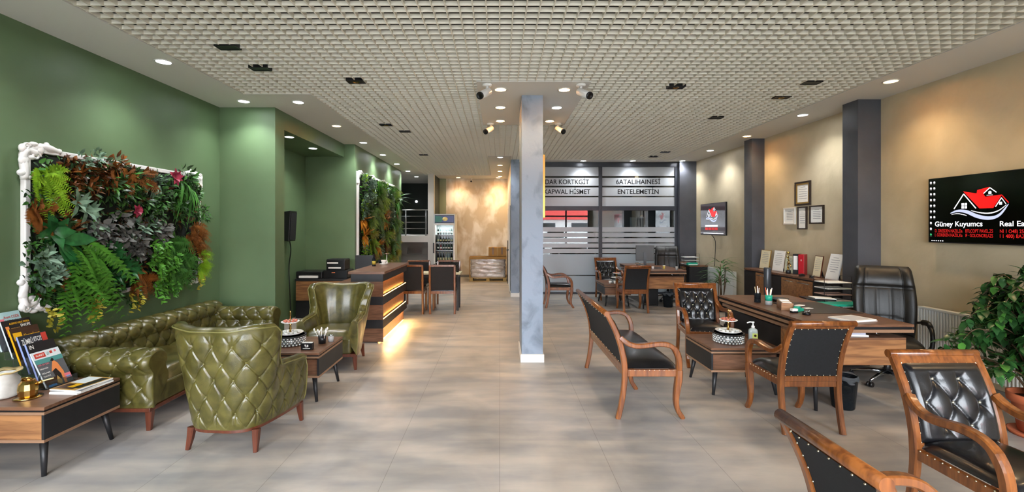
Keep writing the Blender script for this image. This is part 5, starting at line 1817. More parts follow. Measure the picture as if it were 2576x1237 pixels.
def serving(px, py, z, where, s=1.0, sweets=9):
    t = thing('crystal_tray', 'black rimmed mirrored tray on a crystal skirt, ' + where, 'tray', (px, py, z))
    R_ = 0.145 * s
    H_ = 0.085 * s
    MB().lathe([(R_ * 0.93, H_), (R_ * 1.06, H_), (R_ * 1.08, H_ + 0.006), (R_ * 1.06, H_ + 0.014), (R_ * 0.95, H_ + 0.012), (1e-6, H_ + 0.010)], n=40).build('rim', M_ink, t)
    MB().lathe([(R_ * 0.94, H_ + 0.0125), (1e-6, H_ + 0.0125)], n=40).build('mirror', M_chrome, t)
    m_ = MB()
    for ring in range(4):
        n = 26
        for k in range(n):
            a = 2 * math.pi * (k + 0.5 * (ring % 2)) / n
            m_.ball((R_ * 0.95 * math.cos(a), R_ * 0.95 * math.sin(a), 0.012 * s + ring * 0.022 * s), (0.0155 * s, 0.0155 * s, 0.0125 * s), 6, 4)
    tag(m_.build('crystals', M_crysW, t), kind='stuff')
    MB().lathe([(R_ * 0.86, 0.0), (R_ * 0.86, H_)], n=32).build('core', M_chrome, t)
    zt = z + H_ + 0.0135
    t2 = thing('cake_stand', 'two-tier white and gold cake stand, ' + where, 'cake stand', (px, py, zt))
    MB().lathe([(0.05 * s, 0), (0.105 * s, 0.010), (0.125 * s, 0.022), (0.122 * s, 0.025), (0.1 * s, 0.014), (1e-6, 0.012)], n=36).build('lower_plate', M_white, t2)
    MB().lathe([(0.04 * s, 0.115 * s), (0.075 * s, 0.12 * s), (0.088 * s, 0.13 * s), (0.086 * s, 0.133 * s), (0.07 * s, 0.124 * s), (1e-6, 0.123 * s)], n=32).build('upper_plate', M_white, t2)
    MB().lathe([(0.012, 0.012), (0.01, 0.04 * s), (0.013, 0.06 * s), (0.008, 0.09 * s), (0.02, 0.116 * s)], n=14).build('stem', M_gold, t2)
    MB().lathe([(0.006, 0.123 * s), (0.005, 0.19 * s), (0.008, 0.2 * s), (0.006, 0.22 * s), (0.009, 0.232 * s), (1e-6, 0.24 * s)], n=12).build('handle', M_gold, t2)
    proto = None
    for k in range(sweets):
        a = 2 * math.pi * k / sweets
        loc = (px + 0.052 * s * math.cos(a), py + 0.052 * s * math.sin(a), zt + 0.1265 * s)
        if proto is None:
            proto = solo(MB().ball((0, 0, 0.011 * s), (0.019 * s, 0.016 * s, 0.011 * s), 8, 5), 'pastry', M_cookA, 'small pinkish pastry on the upper tier, ' + where, 'pastry', loc, 0, 'pastries ' + where)
        else:
            copy_tree(proto, loc, math.degrees(a))
    proto = None
    for k in range(sweets + 3):
        a = 2 * math.pi * k / (sweets + 3)
        r_ = (0.08 if k % 2 else 0.055) * s
        loc = (px + r_ * math.cos(a), py + r_ * math.sin(a), zt + 0.0145)
        if proto is None:
            proto = solo(MB().box(-0.015 * s, 0.015 * s, -0.012 * s, 0.012 * s, 0, 0.018 * s), 'sweet', M_cookB, 'white wrapped sweet on the lower tier, ' + where, 'sweet', loc, 0, 'sweets ' + where, bevel=0.004)
        else:
            copy_tree(proto, loc, math.degrees(a) * 1.7)


M_crysW = pm('crystal_beads', 'dfe3e2', 0.08, 0.75, coat=0.5)
serving(2.36, 4.72, 0.471, 'on the table by the big desk')
serving(-2.12, 4.63, 0.471, 'on the table between the olive armchairs')
serving(2.5, 9.8, 0.471, 'on the table before the far desk', 0.9, 6)
for x, y, n in ((2.33, 9.66, 'left'), (2.42, 9.6, 'right')):
    t = thing('tea_glass', 'small white tea cup on the table before the far desk, %s one' % n, 'cup', (x, y, 0.471))
    MB().lathe([(0.02, 0), (0.03, 0.05), (0.027, 0.05), (0.017, 0.006), (1e-6, 0.006)], n=16).build('bowl', M_white, t)
    MB().sweep([(0.028, 0, 0.04), (0.045, 0, 0.035), (0.025, 0, 0.015)], 0.004, 6).build('handle', M_white, t)

# sanitizer bottle
t = thing('sanitizer_bottle', 'clear pump sanitizer bottle with a yellow green label on the table by the big desk', 'bottle', (2.56, 4.62, 0.471), -15)
sup = []
for z, k in ((0, 0.9), (0.008, 1.0), (0.13, 1.0), (0.15, 0.9), (0.162, 0.5), (0.165, 0.36)):
    sup.append([(0.042 * k * math.copysign(abs(math.cos(a)) ** 0.6, math.cos(a)), 0.027 * k * math.copysign(abs(math.sin(a)) ** 0.6, math.sin(a)), z) for a in [2 * math.pi * i / 28 for i in range(28)]])
m = MB().grid(sup, closed=True)
m.f.append(tuple(range(27, -1, -1)))
m.s.append(False)
m.m.append(0)
m.build('body', pm('milky_gel', 'bcc6c2', 0.18, trans=0.3), t)
MB().box(-0.012, 0.036, -0.0285, -0.0275, 0.015, 0.115).build('label', pm('yellow_green_label', 'b9c060', 0.5), t)
MB().lathe([(1e-6, 0.0), (0.012, 0.0)], n=14, M=xf((0.014, -0.029, 0.092), rx=90)).build('label_emblem', pm('label_maroon', '5a2a2a', 0.5), t)
MB().lathe([(0.016, 0.165), (0.016, 0.185), (0.007, 0.188), (0.006, 0.215), (0.013, 0.216), (0.013, 0.228), (1e-6, 0.23)], n=16).sweep([(0, 0, 0.222), (-0.03, 0, 0.224), (-0.055, 0, 0.212)], 0.006, 8).build('pump', M_white, t)

# things on the table between the olive chairs
t = thing('card_holder', 'black card box with a small white emblem on the table between the olive armchairs', 'card holder', (-1.86, 4.42, 0.471), 0)
MB().box(-0.055, 0.055, -0.02, 0.025, 0, 0.065).build('box', M_plastic, t, bevel=0.002)
MB().box(-0.05, 0.05, -0.005, 0.02, 0.065, 0.07).build('cards', M_paper, t)
MB().box(-0.018, -0.004, -0.0212, -0.02, 0.036, 0.052).box(0.004, 0.018, -0.0212, -0.02, 0.032, 0.050).box(-0.012, 0.012, -0.0212, -0.02, 0.028, 0.033).box(-0.035, 0.035, -0.0212, -0.02, 0.012, 0.017).build('emblem', M_paper, t)
t = thing('flower_cup', 'small black cup of white tipped sticks on the table between the olive armchairs', 'cup', (-1.81, 4.66, 0.471))
MB().lathe([(0.035, 0), (0.04, 0.08), (0.036, 0.08), (0.03, 0.01), (1e-6, 0.01)], n=18).build('cup', M_plastic, t)
m = MB()
for k in range(9):
    a = k * 0.7
    r = 0.02 + 0.012 * (k % 3)
    x, y, z = r * 1.7 * math.cos(a), r * 1.7 * math.sin(a), 0.125 + 0.02 * (k % 2)
    m.sweep([(x * 0.2, y * 0.2, 0.012), (x, y, z)], 0.002, 5).ball((x, y, z), (0.009, 0.009, 0.014), 8, 5)
m.build('white_tips', M_white, t)
t = thing('jar', 'small clear jar beside the cup of sticks on the table between the olive armchairs', 'jar', (-1.75, 4.74, 0.471))
MB().lathe([(0.028, 0), (0.03, 0.05), (0.02, 0.06), (1e-6, 0.06)], n=16).build('glass', M_crys, t)
MB().lathe([(0.022, 0.06), (0.022, 0.07), (1e-6, 0.072)], n=16).build('lid', M_chrome, t)

# ------------------------------------------------------------------ magazine table
TZ = 0.4705
t = thing('brass_pot', 'shiny gold pot with a spout and handle on the magazine table', 'pot', (-3.27, 3.17, TZ), 25)
MB().lathe([(0.04, 0.008), (0.05, 0.02), (0.055, 0.06), (0.05, 0.10), (0.036, 0.118), (0.038, 0.125), (0.03, 0.126), (0.026, 0.115), (1e-6, 0.11)], n=12, smooth=False).build('body', M_gold, t)
MB().lathe([(0.03, 0.0), (0.07, 0.0), (0.078, 0.007), (0.05, 0.009), (1e-6, 0.008)], n=24).build('saucer', M_gold, t)
MB().sweep([(0.04, 0.0, 0.085), (0.065, 0, 0.10), (0.075, 0, 0.105)], [0.013, 0.011, 0.011], 10).build('spout', M_gold, t)
MB().sweep([(0.075, 0, 0.105), (0.135, 0, 0.118)], 0.0045, 8).build('handle', pm('cream_handle', 'd8c894', 0.4), t)
MB().sweep(cr([(-0.02, 0.01, 0.12), (-0.03, 0, 0.135), (0, -0.01, 0.142), (0.02, 0, 0.128)], 14), 0.006, 8).build('lid_ring', M_gold, t)
t = thing('ceramic_urn', 'grey ceramic urn with a scalloped gold rim at the left edge of the magazine table', 'vase', (-3.46, 3.19, TZ))
MB().lathe([(0.075, 0), (0.088, 0.012), (0.082, 0.02), (0.084, 0.12), (0.07, 0.14), (0.066, 0.15), (0.072, 0.165), (0.06, 0.165), (0.06, 0.1), (1e-6, 0.09)], n=26).build('body', M_ceram, t)
r = []
for i, (rr, z) in enumerate(((0.07, 0.162), (0.098, 0.176), (0.096, 0.182), (0.062, 0.172))):
    r.append([(rr * (1 + 0.05 * math.sin(6 * a)) * math.cos(a), rr * (1 + 0.05 * math.sin(6 * a)) * math.sin(a), z + 0.004 * math.sin(6 * a)) for a in [2 * math.pi * k / 40 for k in range(40)]])
MB().grid(r, closed=True).build('rim', pm('gilded_rim', 'd8c08a', 0.35, 0.4), t)

MC = {}
for n, c in (('mag_aqua', '9fbfc0'), ('mag_black', '17171b'), ('mag_brown', '3a2418'), ('mag_navy', '20242e'), ('mag_pale', 'cfd6d8'), ('mag_yellow', 'd6a218'), ('mag_red', 'b83a2e'),
             ('mag_orange', 'd8824a'), ('mag_skin', 'd69a6a'), ('mag_blue', '2f7fc0'), ('mag_pink', 'd8707a'), ('mag_grey', '55585c'), ('mag_teal', '4a8a86'), ('mag_sand', 'b08a4a'), ('mag_lav', '8a9ac8')):
    MC[n[4:]] = pm(n, c, 0.3)
M_rack = pm('acrylic_rack', 'dfe8e6', 0.06, trans=0.95, ior=1.2)
rk = thing('magazine_rack', 'clear acrylic stepped rack holding the magazines on the table by the green wall', 'magazine rack', (-3.30, 3.44, TZ), 90)
# local: front -Y (towards the room), tiers climb towards +Y
NT = 6
TX, TZs = 0.062, 0.055
m = MB()
for k in range(NT):
    m.box(-0.12, 0.12, k * TX - 0.012, k * TX - 0.009, k * TZs, k * TZs + 0.05).box(-0.12, 0.12, k * TX - 0.012, k * TX + 0.045, max(0.0005, k * TZs - 0.003), k * TZs + 0.0005)
    if k:
        m.box(-0.12, 0.12, k * TX - 0.016, k * TX - 0.0125, (k - 1) * TZs, k * TZs)
m.build('tier', M_rack, rk)
m = MB()
for s in (-1, 1):
    m.box(s * 0.122 - 0.002, s * 0.122 + 0.002, -0.01, 0.36, 0.0, 0.01)
m.build('base_rail', M_rack, rk)


def magazine(k, label, spine, cover, blocks, words, thick=0.012, dx=0.0):
    """leaning in tier k; local x along the cover, z up the cover"""
    c, s_ = math.cos(math.radians(90)), math.sin(math.radians(90))
    loc = (-3.30 - (k * TX), 3.44 + dx, TZ + k * TZs + 0.002)
    t = thing('magazine', label, 'magazine', loc, 90, 'magazines in the acrylic rack')
    M = Matrix.Rotation(math.radians(-26 if k == 0 else -20), 4, 'X')
    w, h = 0.205, 0.285
    MB().box(-w / 2 + 0.001, w / 2, 0.001, thick - 0.001, 0, h, M=M).build('pages', spine, t)
    MB().box(-w / 2, w / 2, 0.0, 0.001, 0, h, M=M).box(-w / 2, w / 2, thick - 0.001, thick, 0, h, M=M).build('cover', cover, t)
    for i, (x0, x1, z0, z1, mm) in enumerate(blocks):
        y = -0.0006 - 0.0002 * i
        if isinstance(x1, list):
            pl = [M @ Vector((a, y, b)) for a, b in x1]
        else:
            pl = [M @ Vector(q) for q in ((x0, y, z0), (x1, y, z0), (x1, y, z1), (x0, y, z1))]
        MB().add(pl, [tuple(range(len(pl)))]).build('cover_picture', mm, t)
    for s, x, z, hh, mm, ww in words:
        o = text(s, x, z, hh, mm, t, width=ww, y=-0.0025, off=0.01)
        for v in o.data.vertices:
            v.co = M @ v.co
    return t


w_ = M_paper
magazine(5, 'pale aqua magazine topmost in the acrylic rack', MC['pale'], MC['aqua'], [(-0.1, -0.06, 0.0, 0.2, MC['grey']), (-0.05, 0.1, 0.02, 0.16, MC['teal']), (-0.1, -0.02, 0.19, 0.235, MC['pink'])],
         [('Avant CODE', -0.02, 0.235, 0.02, MC['red'], 0.11), ('a00813 01', -0.03, 0.205, 0.018, MC['grey'], 0.1)], dx=-0.02)
magazine(4, 'black magazine with gold lettering, second from the top of the rack', MC['pale'], MC['black'], [(-0.085, -0.06, 0.16, 0.24, MC['orange']), (-0.04, 0.1, 0.0, 0.12, MC['navy'])],
         [('ALIBINIO KENT BORSA', -0.055, 0.25, 0.014, MC['yellow'], 0.145), ('ENIOPE', 0.02, 0.222, 0.02, w_, 0.07), ('nouv yeni', -0.05, 0.215, 0.012, MC['sand'], 0.06)], 0.014)
magazine(3, 'brown magazine with a yellow square logo, third from the top of the rack', MC['yellow'], MC['brown'], [(-0.09, -0.03, 0.19, 0.25, MC['yellow']), (-0.02, 0.1, 0.0, 0.17, MC['sand'])],
         [('Alanımlasatı', -0.025, 0.205, 0.026, MC['yellow'], 0.12)], 0.016)
magazine(2, 'black magazine with large white lettering, third from the bottom of the rack', MC['lav'], MC['navy'], [(0.06, 0.1, 0.2, 0.28, MC['red']), (-0.1, 0.1, 0.0, 0.12, MC['grey'])],
         [('ZÜMRÜ', -0.09, 0.215, 0.04, w_, 0.08), ('IITCIY', -0.002, 0.225, 0.035, w_, 0.06)], 0.016)
magazine(1, 'dark magazine with a white spine just behind the frontmost one', MC['lav'], MC['black'], [(-0.1, -0.07, 0.02, 0.2, MC['grey']), (-0.06, 0.1, 0.05, 0.2, MC['brown'])],
         [('IN', -0.09, 0.24, 0.03, w_, 0.03)], 0.016)
fm = magazine(0, 'frontmost magazine with a red title box and a bent orange figure on its cover', MC['pale'], MC['grey'],
         [(-0.1025, 0.1025, 0.225, 0.285, MC['pale']), (-0.09, -0.01, 0.235, 0.272, MC['red']), (0.025, 0.045, 0.25, 0.27, MC['red']), (0.06, 0.075, 0.255, 0.272, MC['pink']),
          (-0.1025, 0.1025, 0.19, 0.225, MC['teal']), (-0.1, 0.0, 0.02, 0.07, MC['brown']),
          (0, [(-0.025, 0.11), (0.005, 0.17), (0.02, 0.20), (0.045, 0.165), (0.06, 0.09), (0.05, 0.0), (0.03, 0.0), (0.035, 0.08), (0.015, 0.13)], 0, 0, MC['orange']),
          (0, [(-0.015, 0.11), (0.015, 0.13), (0.032, 0.075), (0.025, 0.04), (-0.01, 0.05)], 0, 0, MC['black']),
          (0, [(-0.02, 0.02), (0.0, 0.075), (0.02, 0.03), (0.01, 0.0)], 0, 0, MC['sand']), (0, [(0.0, 0.195), (0.02, 0.215), (0.03, 0.2), (0.02, 0.185)], 0, 0, MC['black']),
          (0.05, 0.1, 0.03, 0.07, MC['pink']), (0.06, 0.09, 0.035, 0.05, MC['lav']), (-0.09, -0.03, 0.004, 0.02, MC['blue'])],
         [('SURET', -0.08, 0.247, 0.014, w_, 0.06), ('LEV', 0.0, 0.245, 0.022, MC['teal'], 0.02), ('HIR OF KIN', -0.095, 0.175, 0.012, MC['pink'], 0.08), ('KARALIK BUGÜN', -0.095, 0.145, 0.010, w_, 0.06), ('SELAM', -0.095, 0.11, 0.010, w_, 0.06), ('YILIN EVİ', -0.095, 0.085, 0.010, w_, 0.055)], 0.014)
t = None
MZ = TZ
for k, (w, d, hh, rz, cv, lab) in enumerate(((0.21, 0.285, 0.012, -4, 'pale', 'white edged magazine lying lowest of the flat stack on the magazine table'),
                                             (0.21, 0.285, 0.010, 3, 'grey', 'grey magazine lying in the middle of the flat stack on the magazine table'),
                                             (0.205, 0.28, 0.010, -8, 'sand', 'brown magazine with pictures lying on top of the flat stack'))):
    t = thing('magazine', lab, 'magazine', (-3.075, 3.37, MZ), rz, 'magazines in the flat stack')
    MB().box(-w / 2, w / 2, -d / 2, d / 2, 0.0, hh - 0.001).build('pages', M_paper, t)
    MB().box(-w / 2, w / 2, -d / 2, d / 2, hh - 0.001, hh).build('cover', MC[cv], t)
    if k == 2:
        MB().box(-0.1, 0.02, 0.0, 0.13, hh, hh + 0.0004).build('cover_picture', MC['pale'], t)
        MB().box(-0.09, 0.06, -0.12, -0.02, hh, hh + 0.0004).build('cover_picture', MC['brown'], t)
        MB().box(0.03, 0.09, -0.1, 0.12, hh + 0.0001, hh + 0.0005).build('cover_picture', MC['black'], t)
        MB().box(-0.02, 0.03, -0.09, -0.02, hh + 0.0005, hh + 0.0008).build('cover_picture', MC['yellow'], t)
    MZ += hh + 0.001

# ------------------------------------------------------------------ plants
def rv(s=1.0):
    return Vector((U(-1, 1), U(-1, 1), U(-1, 1))) * s


def fern(mb, c, n, L, droop, pin, spread=1.0, face=Vector((0, -1, 0)), down=0.4):
    for k in range(n):
        a = U(0, 2 * math.pi)
        d = Vector((math.cos(a) * spread, -U(0.35, 0.9), math.sin(a) * spread - down)).normalized()
        l = L * U(0.7, 1.1)
        P = []
        for i in range(9):
            s = i / 8
            P.append(Vector(c) + d * (l * s) + Vector((0, 0, -droop * l * s * s)))
        for i in range(1, 9):
            t_ = (P[i] - P[i - 1]).normalized()
            sd = t_.cross(face)
            if sd.length < 1e-3:
                sd = Vector((1, 0, 0))
            sd.normalize()
            w = pin * math.sin(math.pi * (0.12 + 0.86 * i / 8)) ** 0.8
            for sg in (-1, 1):
                for q in (0.0, 0.5):
                    b = P[i - 1].lerp(P[i], q)
                    mb.leaf(b, sd * sg + t_ * 0.55, face, w, w * 0.32, 0.2, st=(0, 0.5, 1), wp=(0.7, 1, 0.05))


def rosette(mb, c, n, L, Wd, up=0.35, bend=0.35):
    for k in range(n):
        a = 2.4 * k
        o = 0.35 + 0.65 * k / n
        d = Vector((math.cos(a) * o, -(1.05 - 0.75 * o), math.sin(a) * o + up * 0.3))
        mb.leaf(c, d, (0, -1, 0), L * (0.6 + 0.4 * o) * U(0.85, 1.1), Wd, bend)


def bush(mb, c, r, n, L, Wd, mis=1, flat_=0.6, bend=0.25):
    for k in range(n):
        v = rv()
        while v.length > 1:
            v = rv()
        p_ = Vector(c) + Vector((v.x * r, -abs(v.y) * r * flat_, v.z * r))
        d = Vector((v.x, -0.6 - 0.5 * U(0, 1), v.z)) + rv(0.7)
        mb.leaf(p_, d, (0, -1, 0.5), L * U(0.6, 1.15), Wd * U(0.7, 1.1), bend, mi=k % mis)


def spikes(mb, c, n, L, Wd, droop=0.6, down=0.2, fan=1.0):
    for k in range(n):
        a = U(0, 2 * math.pi)
        d = Vector((math.cos(a) * fan, -U(0.3, 0.9), math.sin(a) * fan - down))
        mb.leaf(c, d, (0, -0.3, 1), L * U(0.7, 1.15), Wd, droop, st=(0, 0.3, 0.65, 1.0), wp=(0.7, 1.0, 0.7, 0.03))


def trail(mb, c, n, L, lw, spread=0.08):
    for k in range(n):
        p_ = Vector(c) + Vector((U(-spread, spread), -U(0, 0.06), U(-0.03, 0.03)))
        l = L * U(0.5, 1.1)
        m_ = int(l / 0.018)
        sw = U(-0.25, 0.25)
        for i in range(m_):
            q = p_ + Vector((sw * i * 0.018 + U(-.008, .008), -0.03 * math.sin(i * 0.4), -i * 0.018))
            mb.leaf(q, Vector((U(-1, 1), -U(0.2, 1), U(-0.8, 0.3))), (0, -1, 0.4), lw * U(0.7, 1.2), lw * 0.55, 0.2, st=(0, 0.5, 1), wp=(0.5, 1, 0.05))


def corner_ornament(mb, x, z, sx, sz):
    """scrolled acanthus corner: curls and lobes"""
    q = lambda a, b, y=-0.03: (x + sx * a, y, z + sz * b)
    mb.sweep([q(*c) for c in [(p_.x, p_.y) for p_ in cr([(-0.02, -0.24, 0), (-0.025, -0.14, 0), (-0.03, -0.04, 0), (0.0, 0.0, 0), (0.05, -0.02, 0), (0.085, -0.015, 0), (0.10, 0.04, 0), (0.17, 0.035, 0), (0.26, 0.02, 0)], 30)]],
             [(0.02 + 0.012 * abs(math.sin(i * 0.55)), 0.022 + 0.012 * abs(math.cos(i * 0.6))) for i in range(31)], 8)
    for a, b, ra, rb in ((-0.045, -0.19, 0.035, 0.028), (-0.04, 0.005, 0.026, 0.036), (-0.03, -0.09, 0.04, 0.045), (0.02, -0.06, 0.040, 0.022), (0.085, 0.03, 0.045, 0.03), (0.045, 0.05, 0.036, 0.02), (0.15, 0.055, 0.02, 0.03), (0.0, -0.22, 0.03, 0.02)):
        mb.ball(q(a, b, -0.032), (ra, 0.024, rb), 10, 6)
    for c0, r0 in (((0.055, -0.045), 0.035), ((-0.02, 0.02), 0.03)):
        pp = [q(c0[0] + r0 * (1 - i / 26) * math.cos(i * 0.42), c0[1] + r0 * (1 - i / 26) * math.sin(i * 0.42), -0.045) for i in range(22)]
        mb.sweep(pp, 0.009, 6)


def plant_wall(label, loc, w, h, rz):
    t = thing('plant_wall', label, 'plant wall', loc, rz)
    MB().box(0.03, w - 0.03, -0.035, 0.0, 0.03, h - 0.03).build('backing', pm('moss_backing_' + str(int(w * 100)), '14180f', 0.9), t)
    return t


# first plant wall: local x runs away from the viewer along the wall, front is local -Y
PW, PH = 2.12, 1.30
t = plant_wall('large white framed panel of green, rust and grey plants above the sofa', (XL, 3.60, 1.0), PW, PH, 90)
f = MB()
for a, b, c, d in ((0, 0.045, 0, PH), (PW - 0.045, PW, 0, PH), (0.045, PW - 0.045, 0, 0.045), (0.045, PW - 0.045, PH - 0.045, PH)):
    f.box(a, b, -0.045, 0, c, d)
f.build('frame', M_white, t, bevel=0.008, seg=3)
for x, z, sx, sz in ((0.03, PH - 0.03, 1, 1), (0.03, 0.03, 1, -1), (PW - 0.03, PH - 0.03, -1, 1), (PW - 0.03, 0.03, -1, -1)):
    c = MB()
    corner_ornament(c, x, z, sx, sz)
    c.build('corner_ornament', M_white, t)


def fxz(px, py):
    """(x along the panel, height on the panel) measured on the photograph, as metres on the wall plane"""
    Y = 3.66 * FPX / (1257.0 - px)
    return Y - 3.60, 1.65 + (572.0 - py) * Y / FPX - 1.0


def C(px, py, out=0.05):
    a, b = fxz(px, py)
    return (a, -out, b)


mm = MB()
for k in range(1500):
    x, z = U(0.05, PW - 0.03), U(0.04, PH - 0.05)
    mm.leaf((x, -U(0.02, 0.07), z), (U(-1, 1), -U(0.3, 1), U(-1, 0.8)), (0, -1, 0.5), U(0.04, 0.085), U(0.02, 0.04), 0.3, mi=k % 3)
tag(mm.build('filler_foliage', [L_dk, L_mid, L_brn], t), kind='stuff')


def clump(name, mat, fn):
    m_ = MB()
    fn(m_)
    return m_.build(name, mat, t)


def many(fn, cs):
    def g(m_):
        for c in cs:
            fn(m_, c)
    return g


clump('asparagus_fern', L_lime, many(lambda m_, c: fern(m_, c, 9, 0.2, 0.5, 0.045, 0.9, down=0.5), [C(118, 425), C(142, 430), C(128, 460), C(118, 455), C(138, 490, 0.06), C(125, 440, 0.09)]))
clump('rust_fern', L_rust, many(lambda m_, c: fern(m_, c, 8, 0.17, 0.4, 0.06, 0.9), [C(115, 520), C(120, 545)]))
clump('bronze_foliage', [L_brn, L_rust, L_dk], lambda m_: [bush(m_, C(px, py, 0.04), 0.11, 60, 0.07, 0.032, 3) for px, py in ((190, 425), (225, 425), (200, 455), (255, 435), (190, 480), (280, 425), (240, 470), (180, 560), (310, 418))])
clump('bronze_foliage', [L_rust, L_org, L_brn], lambda m_: [spikes(m_, C(px, py, 0.06), 14, 0.16, 0.03, 0.5) for px, py in ((250, 440), (280, 450), (215, 445), (190, 585), (300, 430))])
clump('bronze_fern', L_rust, many(lambda m_, c: fern(m_, c, 7, 0.22, 0.35, 0.06, 0.9, down=0.3), [C(335, 438, 0.07), C(365, 440, 0.07), C(310, 445, 0.06)]))
clump('pale_sprig', L_sage, many(lambda m_, c: bush(m_, c, 0.08, 30, 0.05, 0.028), [C(215, 405, 0.09), C(245, 395, 0.09)]))
clump('spider_plant', [L_sage, L_fern], many(lambda m_, c: spikes(m_, c, 30, 0.19, 0.016, 0.45), [C(392, 458, 0.08), C(410, 465, 0.08)]))
clump('red_leaf_plant', L_pnk, lambda m_: rosette(m_, C(445, 445, 0.09), 12, 0.12, 0.06))
clump('dark_shrub', [L_dk, L_mid], lambda m_: [bush(m_, C(px, py, 0.05), 0.14, 70, 0.08, 0.035, 2) for px, py in ((330, 480), (370, 500), (410, 500), (300, 470), (440, 480), (350, 460), (480, 450), (460, 520), (400, 540))])
clump('dark_shrub', [L_mid, L_dk], lambda m_: [bush(m_, C(px, py, 0.05), 0.11, 80, 0.06, 0.026, 2) for px, py in ((485, 460), (500, 485), (520, 540), (112, 490), (108, 620), (260, 730), (300, 735), (420, 715), (350, 740), (480, 690), (160, 745), (130, 735), (230, 738), (112, 700))])
clump('strap_leaf_plant', L_mid, many(lambda m_, c: spikes(m_, c, 14, 0.30, 0.03, 1.2, 0.7, 0.45), [C(462, 455, 0.1), C(474, 460, 0.09), C(482, 470, 0.08)]))
clump('grey_leaf_plant', [L_gry, L_sage], lambda m_: [bush(m_, C(px, py, 0.05), 0.13, 42, 0.075, 0.055, 2 if k % 4 == 0 else 1, 0.5) for k, (px, py) in enumerate(((250, 570), (280, 590), (310, 565), (330, 600), (360, 575), (300, 620), (340, 640), (240, 600), (390, 570), (420, 590), (270, 620), (360, 620), (230, 630), (400, 610)))])
clump('crimson_flower', L_pnk, lambda m_: rosette(m_, C(345, 530, 0.12), 16, 0.07, 0.05))
clump('blue_green_sprig', L_sage, many(lambda m_, c: rosette(m_, c, 9, 0.15, 0.045), [C(200, 510, 0.1), C(225, 530, 0.09)]))
clump('broad_leaf_plant', L_gls, many(lambda m_, c: rosette(m_, c, 10, 0.2, 0.11, 0.1, 0.5), [C(142, 585, 0.08)]))
clump('broad_leaf_plant', L_gls, lambda m_: [m_.leaf(C(150, 605, 0.11), d, (0, -1, 0.3), 0.32, 0.13, 0.3) for d in ((0.9, -0.4, -0.7), (0.3, -0.5, -1), (1, -0.4, 0.1), (0.6, -0.5, -0.9))])
clump('grey_green_sprig', L_sage, many(lambda m_, c: bush(m_, c, 0.1, 36, 0.075, 0.045), [C(108, 655, 0.07), C(125, 660, 0.07), C(118, 700, 0.08), C(138, 690, 0.07)]))
clump('sword_fern', L_fern, many(lambda m_, c: fern(m_, c, 7, 0.48, 0.9, 0.075, 0.6, down=0.6), [C(190, 620, 0.08), C(205, 640, 0.08), C(185, 700, 0.07), C(240, 630, 0.06), C(215, 610, 0.08)]))
clump('glossy_rosette', L_gls, many(lambda m_, c: rosette(m_, c, 22, 0.17, 0.055), [C(285, 640, 0.09), C(305, 670, 0.1), C(290, 690, 0.09), C(330, 680, 0.09)]))
clump('rust_fern', L_rust, many(lambda m_, c: fern(m_, c, 8, 0.2, 0.6, 0.05, 0.8), [C(360, 680, 0.07), C(370, 700, 0.07), C(355, 715, 0.06)]))
clump('trailing_vine', [L_fern, L_mid], many(lambda m_, c: trail(m_, c, 12, 0.4, 0.05, 0.1), [C(400, 610, 0.09), C(425, 640, 0.09), C(410, 660, 0.1)]))
clump('green_fern', L_mid, many(lambda m_, c: fern(m_, c, 9, 0.26, 0.5, 0.07, 0.9), [C(455, 640, 0.08), C(450, 680, 0.08), C(440, 610, 0.07), C(470, 660, 0.07)]))
clump('rust_fern', [L_rust, L_org], many(lambda m_, c: fern(m_, c, 9, 0.22, 0.6, 0.05, 0.9), [C(492, 570, 0.09), C(502, 590, 0.09), C(482, 600, 0.08), C(505, 615, 0.08)]))
clump('lime_fern', L_lime, many(lambda m_, c: fern(m_, c, 8, 0.2, 0.5, 0.05, 0.9), [C(510, 640, 0.08), C(508, 670, 0.08)]))
clump('trailing_vine', [L_yel, L_lime], many(lambda m_, c: trail(m_, c, 8, 0.2, 0.04, 0.06), [C(235, 740, 0.06), C(345, 735, 0.06), C(510, 690, 0.06), C(240, 760, 0.06), C(140, 770, 0.05)]))
clump('twiggy_bush', [L_rust, L_yel], many(lambda m_, c: bush(m_, c, 0.09, 40, 0.05, 0.018, 2), [C(165, 670, 0.08), C(160, 710, 0.08), C(180, 660, 0.08)]))

# second plant wall behind the bar
QW, QH = 3.15, 2.0
t = plant_wall('tall lush plant wall with a white edge behind the reception bar', (XN, 8.98, 0.76), QW, QH, 90)
f = MB()
for a, b, c, d in ((0, 0.05, 0, QH), (QW - 0.05, QW, 0, QH), (0.05, QW - 0.05, 0, 0.05), (0.05, QW - 0.05, QH - 0.05, QH)):
    f.box(a, b, -0.05, 0, c, d)
f.build('frame', M_white, t, bevel=0.008)
for x in (0.06, 0.95, 1.9):
    c = MB()
    corner_ornament(c, x, QH - 0.04, 1, 1)
    c.build('corner_ornament', M_white, t)
mm = MB()
for k in range(2200):
    x, z = U(0.06, QW - 0.02), U(0.03, QH - 0.04)
    mm.leaf((x, -U(0.02, 0.1), z), (U(-1, 1), -U(0.3, 1), U(-1, 0.5)), (0, -1, 0.5), U(0.05, 0.11), U(0.02, 0.05), 0.3, mi=k % 4)
tag(mm.build('filler_foliage', [L_dk, L_mid, L_fern, L_fern], t), kind='stuff')
